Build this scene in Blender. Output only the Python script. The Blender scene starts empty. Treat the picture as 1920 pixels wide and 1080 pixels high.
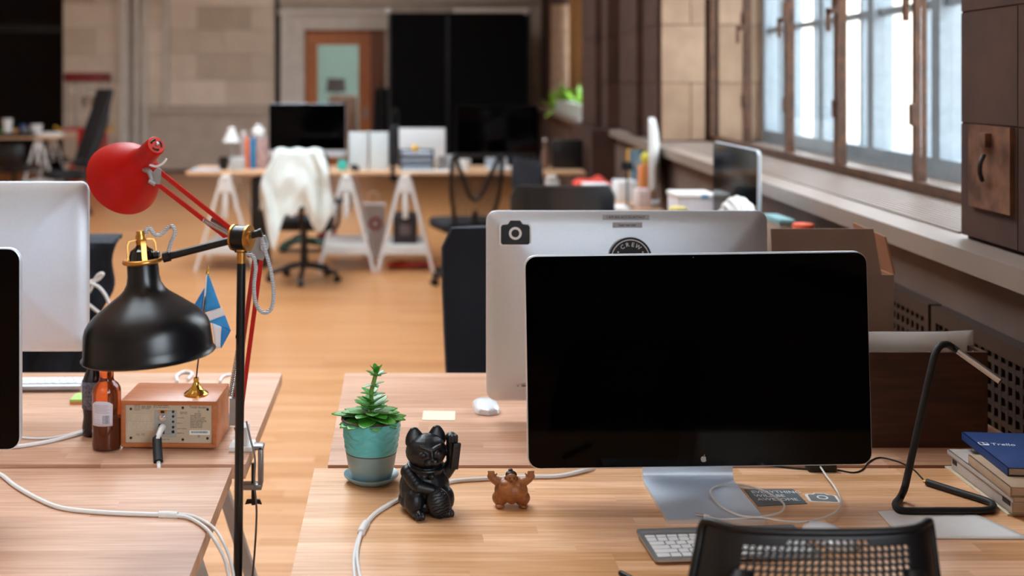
import bpy, bmesh, math, random
from mathutils import Vector, Matrix, noise
random.seed(7)
PI = math.pi
SC = bpy.context.scene
COL = SC.collection

# ------------------------------------------------------------------ camera, light, exposure
F, CX, CY, CH = 2200.0, 750.0, 150.0, 1.63      # focal length (px), principal point, eye height
cam = bpy.data.cameras.new('camera'); camo = bpy.data.objects.new('camera', cam); COL.objects.link(camo)
camo.location = (0, 0, CH); camo.rotation_euler = (PI/2, 0, 0)
cam.sensor_width = 36; cam.lens = 36*F/1920
cam.shift_x = (960-CX)/1920; cam.shift_y = -(540-CY)/1920
cam.clip_start = .05; cam.clip_end = 200
cam.dof.use_dof = True; cam.dof.focus_distance = 2.26; cam.dof.aperture_fstop = 2.6
SC.camera = camo

world = bpy.data.worlds.new('overcast_sky'); SC.world = world; world.use_nodes = True
wn = world.node_tree.nodes; bg = wn['Background']
bg.inputs[0].default_value = (.82, .92, 1.0, 1); bg.inputs[1].default_value = 14.0
SC.view_settings.view_transform = 'Standard'; SC.view_settings.look = 'None'
SC.view_settings.gamma = 1; SC.view_settings.exposure = 0.03
SC.view_settings.use_curve_mapping = False
SC.cycles.use_denoising = True
SC.cycles.max_bounces = 8; SC.cycles.diffuse_bounces = 5; SC.cycles.transparent_max_bounces = 12

WDIR = .0545                                     # the window wall runs 3 degrees off the view axis
def W(u, d, z): return Vector((u + WDIR*d, d, z))
def portal(d0, d1, z0, z1, u=2.26):
    l = bpy.data.lights.new('window_daylight', 'AREA'); l.shape = 'RECTANGLE'
    l.size = d1-d0; l.size_y = z1-z0; l.cycles.is_portal = True
    o = bpy.data.objects.new('window_daylight', l); COL.objects.link(o)
    o.location = W(u, (d0+d1)/2, (z0+z1)/2)
    o.rotation_euler = Matrix(((0, 0, 1), (1, 0, 0), (0, 1, 0))).to_euler()
    o.rotation_euler.z += -math.atan(WDIR)
WIN_TOP = 4.7
BAYS = [(-5.6, .2), (3.17, 8.1), (12.1, 18.4)]
for a, b in BAYS: portal(a, b, 1.21, WIN_TOP)
SKX, SKY = (-2.7, -.3), (2.4, 13.4)          # added unseen roof light, placed to light desks and floor from above
l = bpy.data.lights.new('window_daylight', 'AREA'); l.shape = 'RECTANGLE'; l.size = SKX[1]-SKX[0]; l.size_y = SKY[1]-SKY[0]; l.cycles.is_portal = True
o = bpy.data.objects.new('window_daylight', l); COL.objects.link(o); o.location = ((SKX[0]+SKX[1])/2, (SKY[0]+SKY[1])/2, 5.85)  # daylight through the added roof light

# ------------------------------------------------------------------ helpers
def lin(c):
    return tuple(((x/255)/12.92 if x <= 10 else (((x/255)+.055)/1.055)**2.4) for x in c)
def P(px, py, d): return Vector(((px-CX)/F*d, d, CH-(py-CY)/F*d))
DZ = .84
def D(px, py, lift=0.0, z=DZ):
    d = (CH-z-lift)*F/(py-CY)
    return P(px, py, d)

MATS = {}
def mat(name, c, rough=.55, metal=0.0, var=.06, scale=30, spec=.5, bump=0.0, stretch=None, c2=None, coat=0, rnd=0.0, trans=0, sheen=0, detail=3):
    """principled material whose colour is broken up by noise; rnd adds a per-object shift"""
    if name in MATS: return MATS[name]
    m = bpy.data.materials.new(name); m.use_nodes = True; MATS[name] = m
    nt = m.node_tree; n = nt.nodes; L = nt.links.new; b = n['Principled BSDF']
    b.inputs['Roughness'].default_value = rough; b.inputs['Metallic'].default_value = metal
    b.inputs['Specular IOR Level'].default_value = spec
    if coat: b.inputs['Coat Weight'].default_value = coat
    if trans: b.inputs['Transmission Weight'].default_value = trans
    if sheen: b.inputs['Sheen Weight'].default_value = sheen
    base = lin(c)
    tc = n.new('ShaderNodeTexCoord'); mp = n.new('ShaderNodeMapping')
    L(tc.outputs['Object'], mp.inputs['Vector'])
    if stretch: mp.inputs['Scale'].default_value = stretch
    ns = n.new('ShaderNodeTexNoise'); ns.inputs['Scale'].default_value = scale; ns.inputs['Detail'].default_value = detail
    L(mp.outputs[0], ns.inputs['Vector'])
    rp = n.new('ShaderNodeValToRGB')
    if c2: ca, cb = base, lin(c2)
    else: ca, cb = tuple(x*(1-var) for x in base), tuple(min(1, x*(1+var)) for x in base)
    rp.color_ramp.elements[0].position = .35; rp.color_ramp.elements[1].position = .65
    rp.color_ramp.elements[0].color = (*ca, 1); rp.color_ramp.elements[1].color = (*cb, 1)
    L(ns.outputs['Fac'], rp.inputs['Fac'])
    out = rp.outputs['Color']
    if rnd:
        oi = n.new('ShaderNodeObjectInfo'); hs = n.new('ShaderNodeHueSaturation')
        mr = n.new('ShaderNodeMapRange'); mr.inputs['To Min'].default_value = 1-rnd; mr.inputs['To Max'].default_value = 1+rnd
        L(oi.outputs['Random'], mr.inputs['Value']); L(mr.outputs[0], hs.inputs['Value'])
        mr2 = n.new('ShaderNodeMapRange'); mr2.inputs['To Min'].default_value = 1.0+rnd*.5; mr2.inputs['To Max'].default_value = 1-rnd*.5
        L(oi.outputs['Random'], mr2.inputs['Value']); L(mr2.outputs[0], hs.inputs['Saturation'])
        L(out, hs.inputs['Color']); out = hs.outputs['Color']
        ad = n.new('ShaderNodeVectorMath'); ad.operation = 'MULTIPLY_ADD'
        ml = n.new('ShaderNodeMath'); ml.operation = 'MULTIPLY'; ml.inputs[1].default_value = 37
        L(oi.outputs['Random'], ml.inputs[0]); L(ml.outputs[0], mp.inputs['Location'])
    L(out, b.inputs['Base Color'])
    if bump:
        bp = n.new('ShaderNodeBump'); bp.inputs['Strength'].default_value = bump; bp.inputs['Distance'].default_value = .002
        L(ns.outputs['Fac'], bp.inputs['Height']); L(bp.outputs[0], b.inputs['Normal'])
    return m

def mat_glass(name, tint=(1, 1, 1), refl=.06):
    m = bpy.data.materials.new(name); m.use_nodes = True; MATS[name] = m
    nt = m.node_tree; n = nt.nodes; L = nt.links.new
    for x in list(n):
        if x.type != 'OUTPUT_MATERIAL': n.remove(x)
    t = n.new('ShaderNodeBsdfTransparent'); g = n.new('ShaderNodeBsdfGlossy'); mx = n.new('ShaderNodeMixShader')
    ns = n.new('ShaderNodeTexNoise'); ns.inputs['Scale'].default_value = 3
    rp = n.new('ShaderNodeValToRGB'); rp.color_ramp.elements[0].color = (*[x*.9 for x in tint], 1); rp.color_ramp.elements[1].color = (*tint, 1)
    L(ns.outputs['Fac'], rp.inputs[0]); L(rp.outputs[0], t.inputs[0])
    g.inputs['Roughness'].default_value = .05; mx.inputs[0].default_value = refl
    L(t.outputs[0], mx.inputs[1]); L(g.outputs[0], mx.inputs[2]); L(mx.outputs[0], n['Material Output'].inputs[0])
    return m

def mat_planks(name, c, c2, roww=.07, length=1.2, rough=.3):
    """strip floor: brick texture for the boards too far off to model, grain over it"""
    m = bpy.data.materials.new(name); m.use_nodes = True; MATS[name] = m
    nt = m.node_tree; n = nt.nodes; L = nt.links.new; b = n['Principled BSDF']; b.inputs['Roughness'].default_value = rough
    tc = n.new('ShaderNodeTexCoord'); br = n.new('ShaderNodeTexBrick')
    br.inputs['Scale'].default_value = 1; br.inputs['Brick Width'].default_value = length; br.inputs['Row Height'].default_value = roww
    br.inputs['Mortar Size'].default_value = .0012; br.inputs['Color1'].default_value = (*lin(c), 1); br.inputs['Color2'].default_value = (*lin(c2), 1)
    br.inputs['Mortar'].default_value = (*[x*.5 for x in lin(c)], 1); br.offset = .37
    L(tc.outputs['Object'], br.inputs['Vector'])
    mp = n.new('ShaderNodeMapping'); mp.inputs['Scale'].default_value = (1.2, 26, 1); L(tc.outputs['Object'], mp.inputs[0])
    ns = n.new('ShaderNodeTexNoise'); ns.inputs['Scale'].default_value = 2; L(mp.outputs[0], ns.inputs['Vector'])
    mx = n.new('ShaderNodeMix'); mx.data_type = 'RGBA'; mx.blend_type = 'MULTIPLY'; mx.inputs[0].default_value = .35
    L(br.outputs['Color'], mx.inputs[6]); L(ns.outputs['Fac'], mx.inputs[7]); L(mx.outputs[2], b.inputs['Base Color'])
    return m

class B:
    def __init__(s): s.bm = bmesh.new()
    def _tf(s, vs, M):
        if M is not None: bmesh.ops.transform(s.bm, matrix=M, verts=vs)
        return vs
    def box(s, c, sz, M=None, bev=0, seg=2):
        r = bmesh.ops.create_cube(s.bm, size=1); vs = r['verts']
        for v in vs: v.co = Vector((v.co.x*sz[0]+c[0], v.co.y*sz[1]+c[1], v.co.z*sz[2]+c[2]))
        if bev:
            es = list({e for v in vs for e in v.link_edges})
            r = bmesh.ops.bevel(s.bm, geom=es, offset=bev, segments=seg, profile=.5, affect='EDGES')
            vs = list({v for f in r['faces'] for v in f.verts} | {v for v in vs if v.is_valid})
        s._tf(vs, M); return s
    def b2(s, x0, x1, y0, y1, z0, z1, bev=0, M=None, seg=2):
        return s.box(((x0+x1)/2, (y0+y1)/2, (z0+z1)/2), (abs(x1-x0), abs(y1-y0), abs(z1-z0)), M, bev, seg)
    def hexa(s, cs):
        v = [s.bm.verts.new(c) for c in cs]
        for f in ((0, 3, 2, 1), (4, 5, 6, 7), (0, 1, 5, 4), (1, 2, 6, 5), (2, 3, 7, 6), (3, 0, 4, 7)): s.bm.faces.new([v[i] for i in f])
        return s
    def wbox(s, u0, u1, d0, d1, z0, z1):
        return s.hexa([W(u0, d0, z0), W(u1, d0, z0), W(u1, d1, z0), W(u0, d1, z0), W(u0, d0, z1), W(u1, d0, z1), W(u1, d1, z1), W(u0, d1, z1)])
    def rings(s, rs, cap=True, close=False):
        prev = None; first = None
        for ring in rs:
            vs = [s.bm.verts.new(p) for p in ring]
            if prev is not None:
                n = len(vs)
                for i in range(n): s.bm.faces.new((prev[i], prev[(i+1) % n], vs[(i+1) % n], vs[i]))
            else: first = vs
            prev = vs
        if close:
            n = len(prev)
            for i in range(n): s.bm.faces.new((prev[i], prev[(i+1) % n], first[(i+1) % n], first[i]))
        elif cap:
            s.bm.faces.new(list(reversed(first))); s.bm.faces.new(prev)
        return s
    def cyl(s, p0, p1, r0, r1=None, seg=16, cap=True):
        p0, p1 = Vector(p0), Vector(p1); r1 = r0 if r1 is None else r1
        q = (p1-p0).to_track_quat('Z', 'Y')
        def ring(p, r): return [p + q @ Vector((math.cos(2*PI*i/seg)*r, math.sin(2*PI*i/seg)*r, 0)) for i in range(seg)]
        return s.rings([ring(p0, r0), ring(p1, r1)], cap)
    def lathe(s, prof, seg=32, M=None, cap=True):
        M = M or Matrix()
        return s.rings([[M @ Vector((math.cos(2*PI*i/seg)*max(r, 1e-5), math.sin(2*PI*i/seg)*max(r, 1e-5), z)) for i in range(seg)] for r, z in prof], cap)
    def tube(s, pts, r, seg=8, sub=6, cap=True, close=False):
        pts = [Vector(p) for p in pts]; path = crom(pts, sub, close) if sub > 1 else pts
        n = len(path); rs = []
        nrm = None
        for i, p in enumerate(path):
            a = path[i-1] if i > 0 else (path[-1] if close else p); c = path[i+1] if i < n-1 else (path[0] if close else p)
            t = (c-a).normalized()
            if nrm is None:
                nrm = t.orthogonal().normalized()
            else:
                nrm = (nrm - t*nrm.dot(t)); nrm = nrm.normalized() if nrm.length > 1e-6 else t.orthogonal().normalized()
            bn = t.cross(nrm); rr = r(i/(n-1)) if callable(r) else r
            rs.append([p + nrm*math.cos(2*PI*k/seg)*rr + bn*math.sin(2*PI*k/seg)*rr for k in range(seg)])
        return s.rings(rs, cap, close)
    def ell(s, c, r, M=None, u=18, v=12):
        r3 = r if hasattr(r, '__len__') else (r, r, r)
        m = bmesh.ops.create_uvsphere(s.bm, u_segments=u, v_segments=v, radius=1)['verts']
        T = Matrix.Translation(c) @ (M or Matrix()) @ Matrix.Diagonal((*r3, 1)); s._tf(m, T); return s
    def capsule(s, p0, p1, r0, r1=None, n=7):
        p0, p1 = Vector(p0), Vector(p1); r1 = r0 if r1 is None else r1
        for i in range(n): s.ell(p0.lerp(p1, i/(n-1)), r0+(r1-r0)*i/(n-1), u=14, v=10)
        return s
    def prism(s, poly, h0, h1, M=None):
        """polygon in local xy, extruded along z"""
        M = M or Matrix()
        return s.rings([[M @ Vector((x, y, h0)) for x, y in poly], [M @ Vector((x, y, h1)) for x, y in poly]])
    def grid(s, nx, ny, f):
        vs = [[s.bm.verts.new(f(i/nx, j/ny)) for i in range(nx+1)] for j in range(ny+1)]
        for j in range(ny):
            for i in range(nx): s.bm.faces.new((vs[j][i], vs[j][i+1], vs[j+1][i+1], vs[j+1][i]))
        return s

def crom(p, n, close=False):
    out = []; m = len(p)
    for i in range(m if close else m-1):
        a = p[(i-1) % m] if (close or i > 0) else p[0]*2-p[1]
        b = p[i]; c = p[(i+1) % m]
        d = p[(i+2) % m] if (close or i+2 < m) else p[-1]*2-p[-2]
        for k in range(n):
            t = k/n
            out.append(.5*((2*b)+(-a+c)*t+(2*a-5*b+4*c-d)*t*t+(-a+3*b-3*c+d)*t*t*t))
    if not close: out.append(p[-1].copy())
    return out

def tag(o, label=None, cat=None, group=None, kind=None):
    if label: o['label'] = label
    if cat: o['category'] = cat
    if group: o['group'] = group
    if kind: o['kind'] = kind
    return o
def thing(name, label, cat, loc=(0, 0, 0), rz=0, group=None):
    o = bpy.data.objects.new(name, None); COL.objects.link(o); o.empty_display_size = .05
    o.location = loc; o.rotation_euler = (0, 0, rz)
    return tag(o, label, cat, group)
def obj(name, b, m, parent=None, label=None, cat=None, group=None, kind=None, flat=False, ang=38, solid=0, loc=None, rot=None):
    bm = b.bm
    bmesh.ops.recalc_face_normals(bm, faces=bm.faces)
    if not flat:
        for f in bm.faces: f.smooth = True
        for e in bm.edges:
            if len(e.link_faces) == 2 and e.calc_face_angle(0) > math.radians(ang): e.smooth = False
    base = Vector((0, 0, 0))
    if parent is None and loc is None and len(bm.verts):
        xs = [v.co for v in bm.verts]
        lo = Vector([min(c[k] for c in xs) for k in range(3)]); hi = Vector([max(c[k] for c in xs) for k in range(3)])
        base = Vector(((lo.x+hi.x)/2, (lo.y+hi.y)/2, lo.z))
        bmesh.ops.translate(bm, verts=bm.verts, vec=-base)
    me = bpy.data.meshes.new(name); bm.to_mesh(me); bm.free()
    me.materials.append(m)
    o = bpy.data.objects.new(name, me); COL.objects.link(o)
    o.location = loc if loc is not None else base
    if rot is not None: o.rotation_euler = rot
    if parent is not None: o.parent = parent
    if solid:
        md = o.modifiers.new('solid', 'SOLIDIFY'); md.thickness = solid; md.offset = 0
    return tag(o, label, cat, group, kind)
def struct(name, b, m, **k):
    o = obj(name, b, m, **k); o['kind'] = 'structure'; return o
def inst(name, me, parent, loc=(0, 0, 0), rot=None, scale=None):
    o = bpy.data.objects.new(name, me); COL.objects.link(o); o.parent = parent; o.location = loc
    if rot is not None: o.rotation_euler = rot
    if scale is not None: o.scale = scale
    return o
def text(name, s, size, m, parent, loc, rot=(PI/2, 0, 0), align='CENTER', sx=1, shear=0, ext=.0002):
    cu = bpy.data.curves.new('t', 'FONT'); cu.body = s; cu.size = size; cu.align_x = align; cu.align_y = 'CENTER'; cu.extrude = ext; cu.shear = shear
    cu.resolution_u = 3
    t = bpy.data.objects.new('t', cu); me = bpy.data.meshes.new_from_object(t)
    bpy.data.objects.remove(t); bpy.data.curves.remove(cu)
    me.name = name; me.materials.clear(); me.materials.append(m)
    o = inst(name, me, parent, loc, rot, (sx, 1, 1)); return o
def remesh(b, voxel, smooth=6):
    """melt overlapping volumes into one continuous surface"""
    me = bpy.data.meshes.new('m'); b.bm.to_mesh(me); b.bm.free()
    o = bpy.data.objects.new('m', me); COL.objects.link(o)
    md = o.modifiers.new('r', 'REMESH'); md.mode = 'VOXEL'; md.voxel_size = voxel
    if smooth: ms = o.modifiers.new('s', 'SMOOTH'); ms.iterations = smooth; ms.factor = .5
    dg = bpy.context.evaluated_depsgraph_get(); dg.update()
    me2 = bpy.data.meshes.new_from_object(o.evaluated_get(dg))
    bpy.data.objects.remove(o); bpy.data.meshes.remove(me)
    r = B(); r.bm.from_mesh(me2); bpy.data.meshes.remove(me2); return r
def rrect(w, h, r, n=6):
    out = []
    for cx, cy, a0 in ((w/2-r, h/2-r, 0), (-w/2+r, h/2-r, PI/2), (-w/2+r, -h/2+r, PI), (w/2-r, -h/2+r, 1.5*PI)):
        for i in range(n+1): a = a0+PI/2*i/n; out.append((cx+math.cos(a)*r, cy+math.sin(a)*r))
    return out
RX = Matrix.Rotation(PI/2, 4, 'X')      # local xy -> world xz, normal towards the camera (-y)

# ------------------------------------------------------------------ materials
M_beech = mat('beech_staves', (192, 142, 112), .38, c2=(212, 166, 136), scale=9, stretch=(.7, 14, 6), rnd=.13, detail=5)
M_beech_warm = mat('beech_staves_warm', (216, 158, 110), .36, c2=(236, 186, 142), scale=9, stretch=(.7, 14, 6), rnd=.17, detail=5)
M_core = mat('beech_core', (176, 124, 86), .5, scale=12, stretch=(1, 12, 12))
M_far = mat('far_beech', (214, 170, 132), .4, scale=8, stretch=(1, 10, 10), var=.1)
M_white = mat('white_paint', (226, 226, 224), .45, var=.03)
M_paper = mat('white_paper', (232, 232, 232), .8, var=.02)
M_cable = mat('white_cable', (228, 226, 224), .5, var=.02)
M_alu = mat('aluminium', (224, 232, 242), .42, metal=.7, var=.015, scale=200)
M_alud = mat('aluminium_edge', (178, 182, 186), .35, metal=.7, var=.02, scale=200)
M_screen = mat('black_screen_glass', (1, 1, 2), .07, spec=.12, var=.1)
M_black = mat('black_plastic', (14, 14, 16), .4, var=.15)
M_lampblk = mat('black_lamp_enamel', (9, 11, 15), .3, spec=.5, var=.1)
M_rubber = mat('black_rubber', (18, 19, 22), .6, var=.1)
M_brass = mat('brass', (206, 148, 74), .3, metal=.85, var=.05)
M_gold = mat('polished_gold', (222, 180, 90), .14, metal=1, var=.04)
M_chrome = mat('chrome', (200, 200, 202), .2, metal=.95, var=.03)
M_steel = mat('grey_steel', (160, 162, 164), .4, metal=.8, var=.05)
M_red = mat('red_enamel', (172, 8, 4), .42, var=.05, spec=.25)
M_redbar = mat('red_bar', (176, 24, 12), .4, var=.05, spec=.3)
M_navy = mat('navy_fabric', (26, 32, 44), .85, var=.2, scale=300, bump=.2)
M_char = mat('charcoal_fabric', (24, 25, 29), .85, var=.2, scale=300, bump=.2)
M_stone = mat('sandstone_block', (214, 198, 180), .85, c2=(222, 206, 188), scale=3, rnd=.20, bump=.3)
M_stoneplain = mat('sandstone_plain', (190, 176, 162), .85, c2=(202, 188, 174), scale=4, bump=.2)
M_trim = mat('pale_stone_trim', (214, 208, 200), .8, var=.05, scale=6)
M_pier = mat('brown_stone_block', (54, 29, 20), .85, c2=(70, 40, 28), scale=6, rnd=.07, bump=.4)
M_mortar = mat('dark_mortar', (70, 52, 44), .95, var=.1)
M_reveal = mat('reveal_stone', (150, 122, 100), .85, c2=(166, 138, 114), scale=5, rnd=.06, bump=.3)
M_sill = mat('pale_sill', (136, 120, 110), .5, var=.05, scale=8)
M_bronze = mat('bronze_window_frame', (92, 56, 30), .45, metal=.3, c2=(66, 38, 20), scale=20)
M_greyframe = mat('grey_window_frame', (122, 134, 142), .5, var=.08)
M_wood = mat('orange_wood', (196, 118, 58), .45, c2=(168, 94, 44), scale=4, stretch=(14, 14, 1))
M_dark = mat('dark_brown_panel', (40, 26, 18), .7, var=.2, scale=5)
M_glass = mat_glass('clear_pane')
M_floor = mat_planks('floor_strip', (220, 158, 104), (200, 136, 84))
M_plank = mat('floor_board', (192, 134, 86), .32, c2=(212, 156, 108), scale=5, stretch=(.6, 16, 1), rnd=.13, detail=4)
M_plaster = mat('wall_plaster', (188, 176, 160), .9, var=.05, scale=3)
M_ceil = mat('ceiling_plaster', (226, 216, 200), .9, var=.04, scale=2)
M_ink = mat('dark_ink', (50, 46, 42), .7, var=.05)
M_inkw = mat('white_ink', (236, 238, 240), .6, var=.02)
M_blackcard = mat('black_sticker', (16, 22, 28), .5, var=.1)

# ================================================================== THE SETTING
YB = 20.7
XL, YN, ZC = -9.0, -7.0, 5.6
def u_at(y): return 1.30
# floor: modelled boards in the near aisle, strip pattern beyond
b = B()
b.b2(XL-.3, 3.4, YN-.3, YB+.3, -.12, -.012)
floor = struct('floor', b, M_floor, loc=(0, 0, 0))
b = B(); b.b2(XL, 2.9, 6.62, YB, -.012, 0); obj('far_boards', b, M_floor, floor)
b = B(); b.b2(XL, 2.9, YN, 3.47, -.012, 0); obj('near_boards', b, M_floor, floor)
b = B(); b.b2(XL, -2.45, 3.47, 6.62, -.012, 0).b2(1.6, 2.9, 3.47, 6.62, -.012, 0); obj('side_boards', b, M_floor, floor)
for r in range(45):
    y = 3.47+.07*r; off = random.uniform(0, 1.0); x = -2.45
    while x < 1.6-1e-3:
        e = min(1.6, (-2.45+off+.15) if x == -2.45 else x+random.uniform(.8, 1.6))
        if 1.6-e < .25: e = 1.6
        b = B(); b.b2(x, e-.0008, y, y+.0692, -.012, random.uniform(-.0006, .0004)); obj('floor_board', b, M_plank, floor, flat=True); x = e
# ceiling, left wall, wall behind the camera
b = B(); b.b2(XL-.3, SKX[0], YN-.3, YB+.3, ZC, ZC+.2).b2(SKX[1], 3.6, YN-.3, YB+.3, ZC, ZC+.2).b2(SKX[0], SKX[1], YN-.3, SKY[0], ZC, ZC+.2).b2(SKX[0], SKX[1], SKY[1], YB+.3, ZC, ZC+.2); struct('ceiling', b, M_ceil)
b = B(); b.b2(XL-.3, XL, YN-.3, YB+.3, 0, ZC); struct('wall_left', b, M_plaster)
b = B(); b.b2(XL-.3, 2.9, YN-.3, YN, 0, ZC); struct('wall_near', b, M_plaster)
nw = bpy.data.objects.new('window_5', None); COL.objects.link(nw); nw['kind'] = 'structure'; nw.location = (SKX[0], SKY[0], ZC+.1)  # glazing of the added roof light, out of view
nx_, ny_ = 4, 8; wx, wy = (SKX[1]-SKX[0])/nx_, (SKY[1]-SKY[0])/ny_
for i in range(nx_+1): bb = B(); bb.b2(i*wx-.03, i*wx+.03, 0, wy*ny_, -.06, .06); obj('glazing_bar', bb, M_white, nw, flat=True)
for i in range(ny_+1): bb = B(); bb.b2(0, wx*nx_, i*wy-.03, i*wy+.03, -.05, .05); obj('glazing_bar', bb, M_white, nw, flat=True)
for i in range(nx_):
    for k in range(ny_): bb = B(); bb.b2(i*wx+.03, (i+1)*wx-.03, k*wy+.03, (k+1)*wy-.03, -.003, .003); obj('pane', bb, M_glass, nw, flat=True)

# --- wall with the windows (right)
b = B()
b.wbox(1.36, 2.2, YN, YB, WIN_TOP, ZC)
for a, c in ((YN, -5.6), (.2, 3.17), (8.1, 12.1), (18.4, YB)):
    b.wbox(1.36, 2.19, a+.004, c-.004, 1.15, WIN_TOP)
wr = struct('wall_right', b, M_pier, loc=(0, 0, 0))
b = B(); b.wbox(1.30, 2.2, YN, YB, 0, 1.15); obj('lower_wall', b, mat('lower_wall_plaster', (104, 83, 72), .85, c2=(90, 70, 60), scale=3), wr)
# near pier: coursed blocks with a thin recessed joint
def blocks(parent, u0, d0, d1, zs, lens, m, gap=.005, depth=.02, sh=0):
    for k, (z0, z1) in enumerate(zip(zs, zs[1:])):
        d = d1; first = True
        L = lens[k % len(lens)]
        i = 0
        while d > d0+1e-3:
            e = max(d0, d-L[i % len(L)]); i += 1
            if e-d0 < .12: e = d0
            bb = B(); bb.wbox(u0, u0+depth+.05, e+gap/2, d-gap/2, z0+gap/2, z1-gap/2); obj('stone_block', bb, m, parent, flat=True); d = e
b = B(); b.wbox(1.343, 1.42, .9, 3.161, 1.215, 2.41); obj('joint_bed', b, M_pier, wr, flat=True)
blocks(wr, 1.340, .9, 3.164, [1.215, 1.515, 1.812, 2.11, 2.41], [(.325, .9), (.325, .62), (.6, .7), (.325, .8)], M_pier)
b = B(); b.wbox(1.340, 1.41, .9, 3.164, 2.415, WIN_TOP); obj('pier_upper', b, M_pier, wr)
blocks(wr, 1.335, 8.106, 12.09, [1.215, 1.61, 2.01, 2.41, 2.81], [(1.0, 1.0, 1.0)], M_pier)
b = B()                                             # pilaster strips on the far pier
for d0, d1, dep in ((8.75, 9.1, .05), (10.1, 10.5, .10), (10.5, 11.7, .16), (11.7, 12.08, .08)):
    for z0, z1 in ((1.215, 1.607), (1.613, 2.007), (2.013, 2.407), (2.413, 2.81)): b.wbox(1.335-dep, 1.36, d0, d1, z0, z1)
obj('pilaster', b, M_pier, wr, flat=True)
b = B(); b.wbox(1.10, 1.36, 10.1, 12.05, 0, 1.2); obj('pilaster_foot', b, M_pier, wr, flat=True)
# reveal blocks at the far end of the near window bay and of the far bay (they face the camera)
def reveal(dj, u0, u1, zs):
    for i, (z0, z1) in enumerate(zip(zs, zs[1:])):
        us = [u0, u1] if i % 2 else [u0, (u0+u1)/2+.05, u1]
        for a, c in zip(us, us[1:]):
            bb = B(); bb.wbox(a+.003, c-.003, dj-.03, dj+.05, z0+.003, z1-.003); obj('reveal_block', bb, M_reveal, wr, flat=True)
for (a, c) in ((8.1, 0), (18.4, 0)):
    reveal(a, 1.36, 1.66, [1.213, 1.61, 2.01, 2.41, 2.81]); reveal(a, 1.75, 2.19, [1.213, 1.61, 2.01, 2.41, 2.81])
# sill: stone nosing with a ribbed radiator grille on top
sill = None
b = B(); b.wbox(1.25, 2.26, YN, 11.9, 1.15, 1.205); sill = struct('trim_1', b, M_sill, loc=(0, 0, 0))
b = B(); b.wbox(1.20, 2.26, 12.1, YB, 1.15, 1.205); struct('trim_2', b, M_sill, loc=(0, 0, 0))
b = B()
for i in range(13): b.wbox(1.37+i*.024, 1.383+i*.024, 3.25, 8.0, 1.204, 1.2115)
obj('sill_grille', b, M_sill, sill, flat=True, kind='stuff')

# --- windows
def bay_window(n, d0, d1, mull, detail=True):
    t = bpy.data.objects.new('window_%d' % n, None); COL.objects.link(t); t['kind'] = 'structure'
    t.location = W(1.71, (d0+d1)/2, 1.21); o = -t.location
    def part(name, fs, m):
        bb = B()
        for a in fs: bb.wbox(*a)
        bmesh.ops.translate(bb.bm, verts=bb.bm.verts, vec=o); return obj(name, bb, m, t, flat=True)
    part('bottom_rail', [(1.685, 1.74, d0, d1, 1.206, 1.25)], M_bronze)
    part('top_rail', [(1.67, 1.75, d0, d1, WIN_TOP-.06, WIN_TOP)], M_bronze)
    ms = [d0+.02]+mull+[d1-.02]
    for d in ms:
        w = .026 if (d in mull[1::2]) else .014
        p = part('mullion', [(1.69, 1.735, d-w, d+w, 1.25, WIN_TOP-.06)], M_bronze)
        if d in mull:
            for z in (1.5, 2.0): part('hinge', [(1.677, 1.69, d-.015, d+.015, z-.04, z+.04)], M_bronze)
            q = part('latch', [(1.64, 1.69, d-.05, d-.02, 1.93, 1.955), (1.64, 1.655, d-.05, d-.02, 1.85, 1.95)], M_bronze)
    for a, c in zip(ms, ms[1:]):
        part('transom', [(1.68, 1.74, a+.03, c-.03, 2.9, 2.94)], M_bronze)
        part('pane', [(1.708, 1.712, a+.02, c-.02, 1.25, 2.9)], M_glass)
        part('pane', [(1.708, 1.712, a+.025, c-.025, 2.94, WIN_TOP-.06)], M_glass)
def outer_window(n, d0, d1, posts):
    t = bpy.data.objects.new('window_%d' % n, None); COL.objects.link(t); t['kind'] = 'structure'
    t.location = W(2.1, (d0+d1)/2, 1.21); o = -t.location
    def part(name, fs, m):
        bb = B()
        for a in fs: bb.wbox(*a)
        bmesh.ops.translate(bb.bm, verts=bb.bm.verts, vec=o); return obj(name, bb, m, t, flat=True)
    part('bottom_rail', [(2.05, 2.15, d0, d1, 1.206, 1.29)], M_greyframe)
    for d in posts:
        part('post', [(2.05, 2.15, d-.045, d+.045, 1.29, WIN_TOP)], M_greyframe)
        part('glazing_bar', [(2.08, 2.12, d+.22, d+.25, 1.29, WIN_TOP)], M_greyframe)
    for a, c in zip(posts, posts[1:]):
        for z in (1.95, 3.3): part('transom', [(2.08, 2.12, a+.045, c-.045, z, z+.035)], M_greyframe)
        part('pane', [(2.099, 2.101, a+.045, c-.045, 1.29, WIN_TOP)], M_glass)
bay_window(1, 3.17, 8.1, [4.41, 5.34, 6.17, 7.1])
outer_window(2, 3.17, 8.1, [3.24, 4.28, 5.1, 5.92, 6.74, 7.5, 8.04])
bay_window(3, 12.1, 18.4, [13.4, 14.6, 15.8, 17.0])
bay_window(4, -5.6, .2, [-4.5, -3.4, -2.3, -1.2])
b = B(); b.b2(3.0, 40, -30, 60, -.9, -.8); struct('ground', b, mat('courtyard_paving', (196, 190, 182), .9, var=.08, scale=2))
b = B(); b.b2(9, 9.6, 6, 40, -.8, 5.0); struct('wall_outside', b, mat('outside_wall', (206, 190, 172), .9, var=.05))

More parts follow.
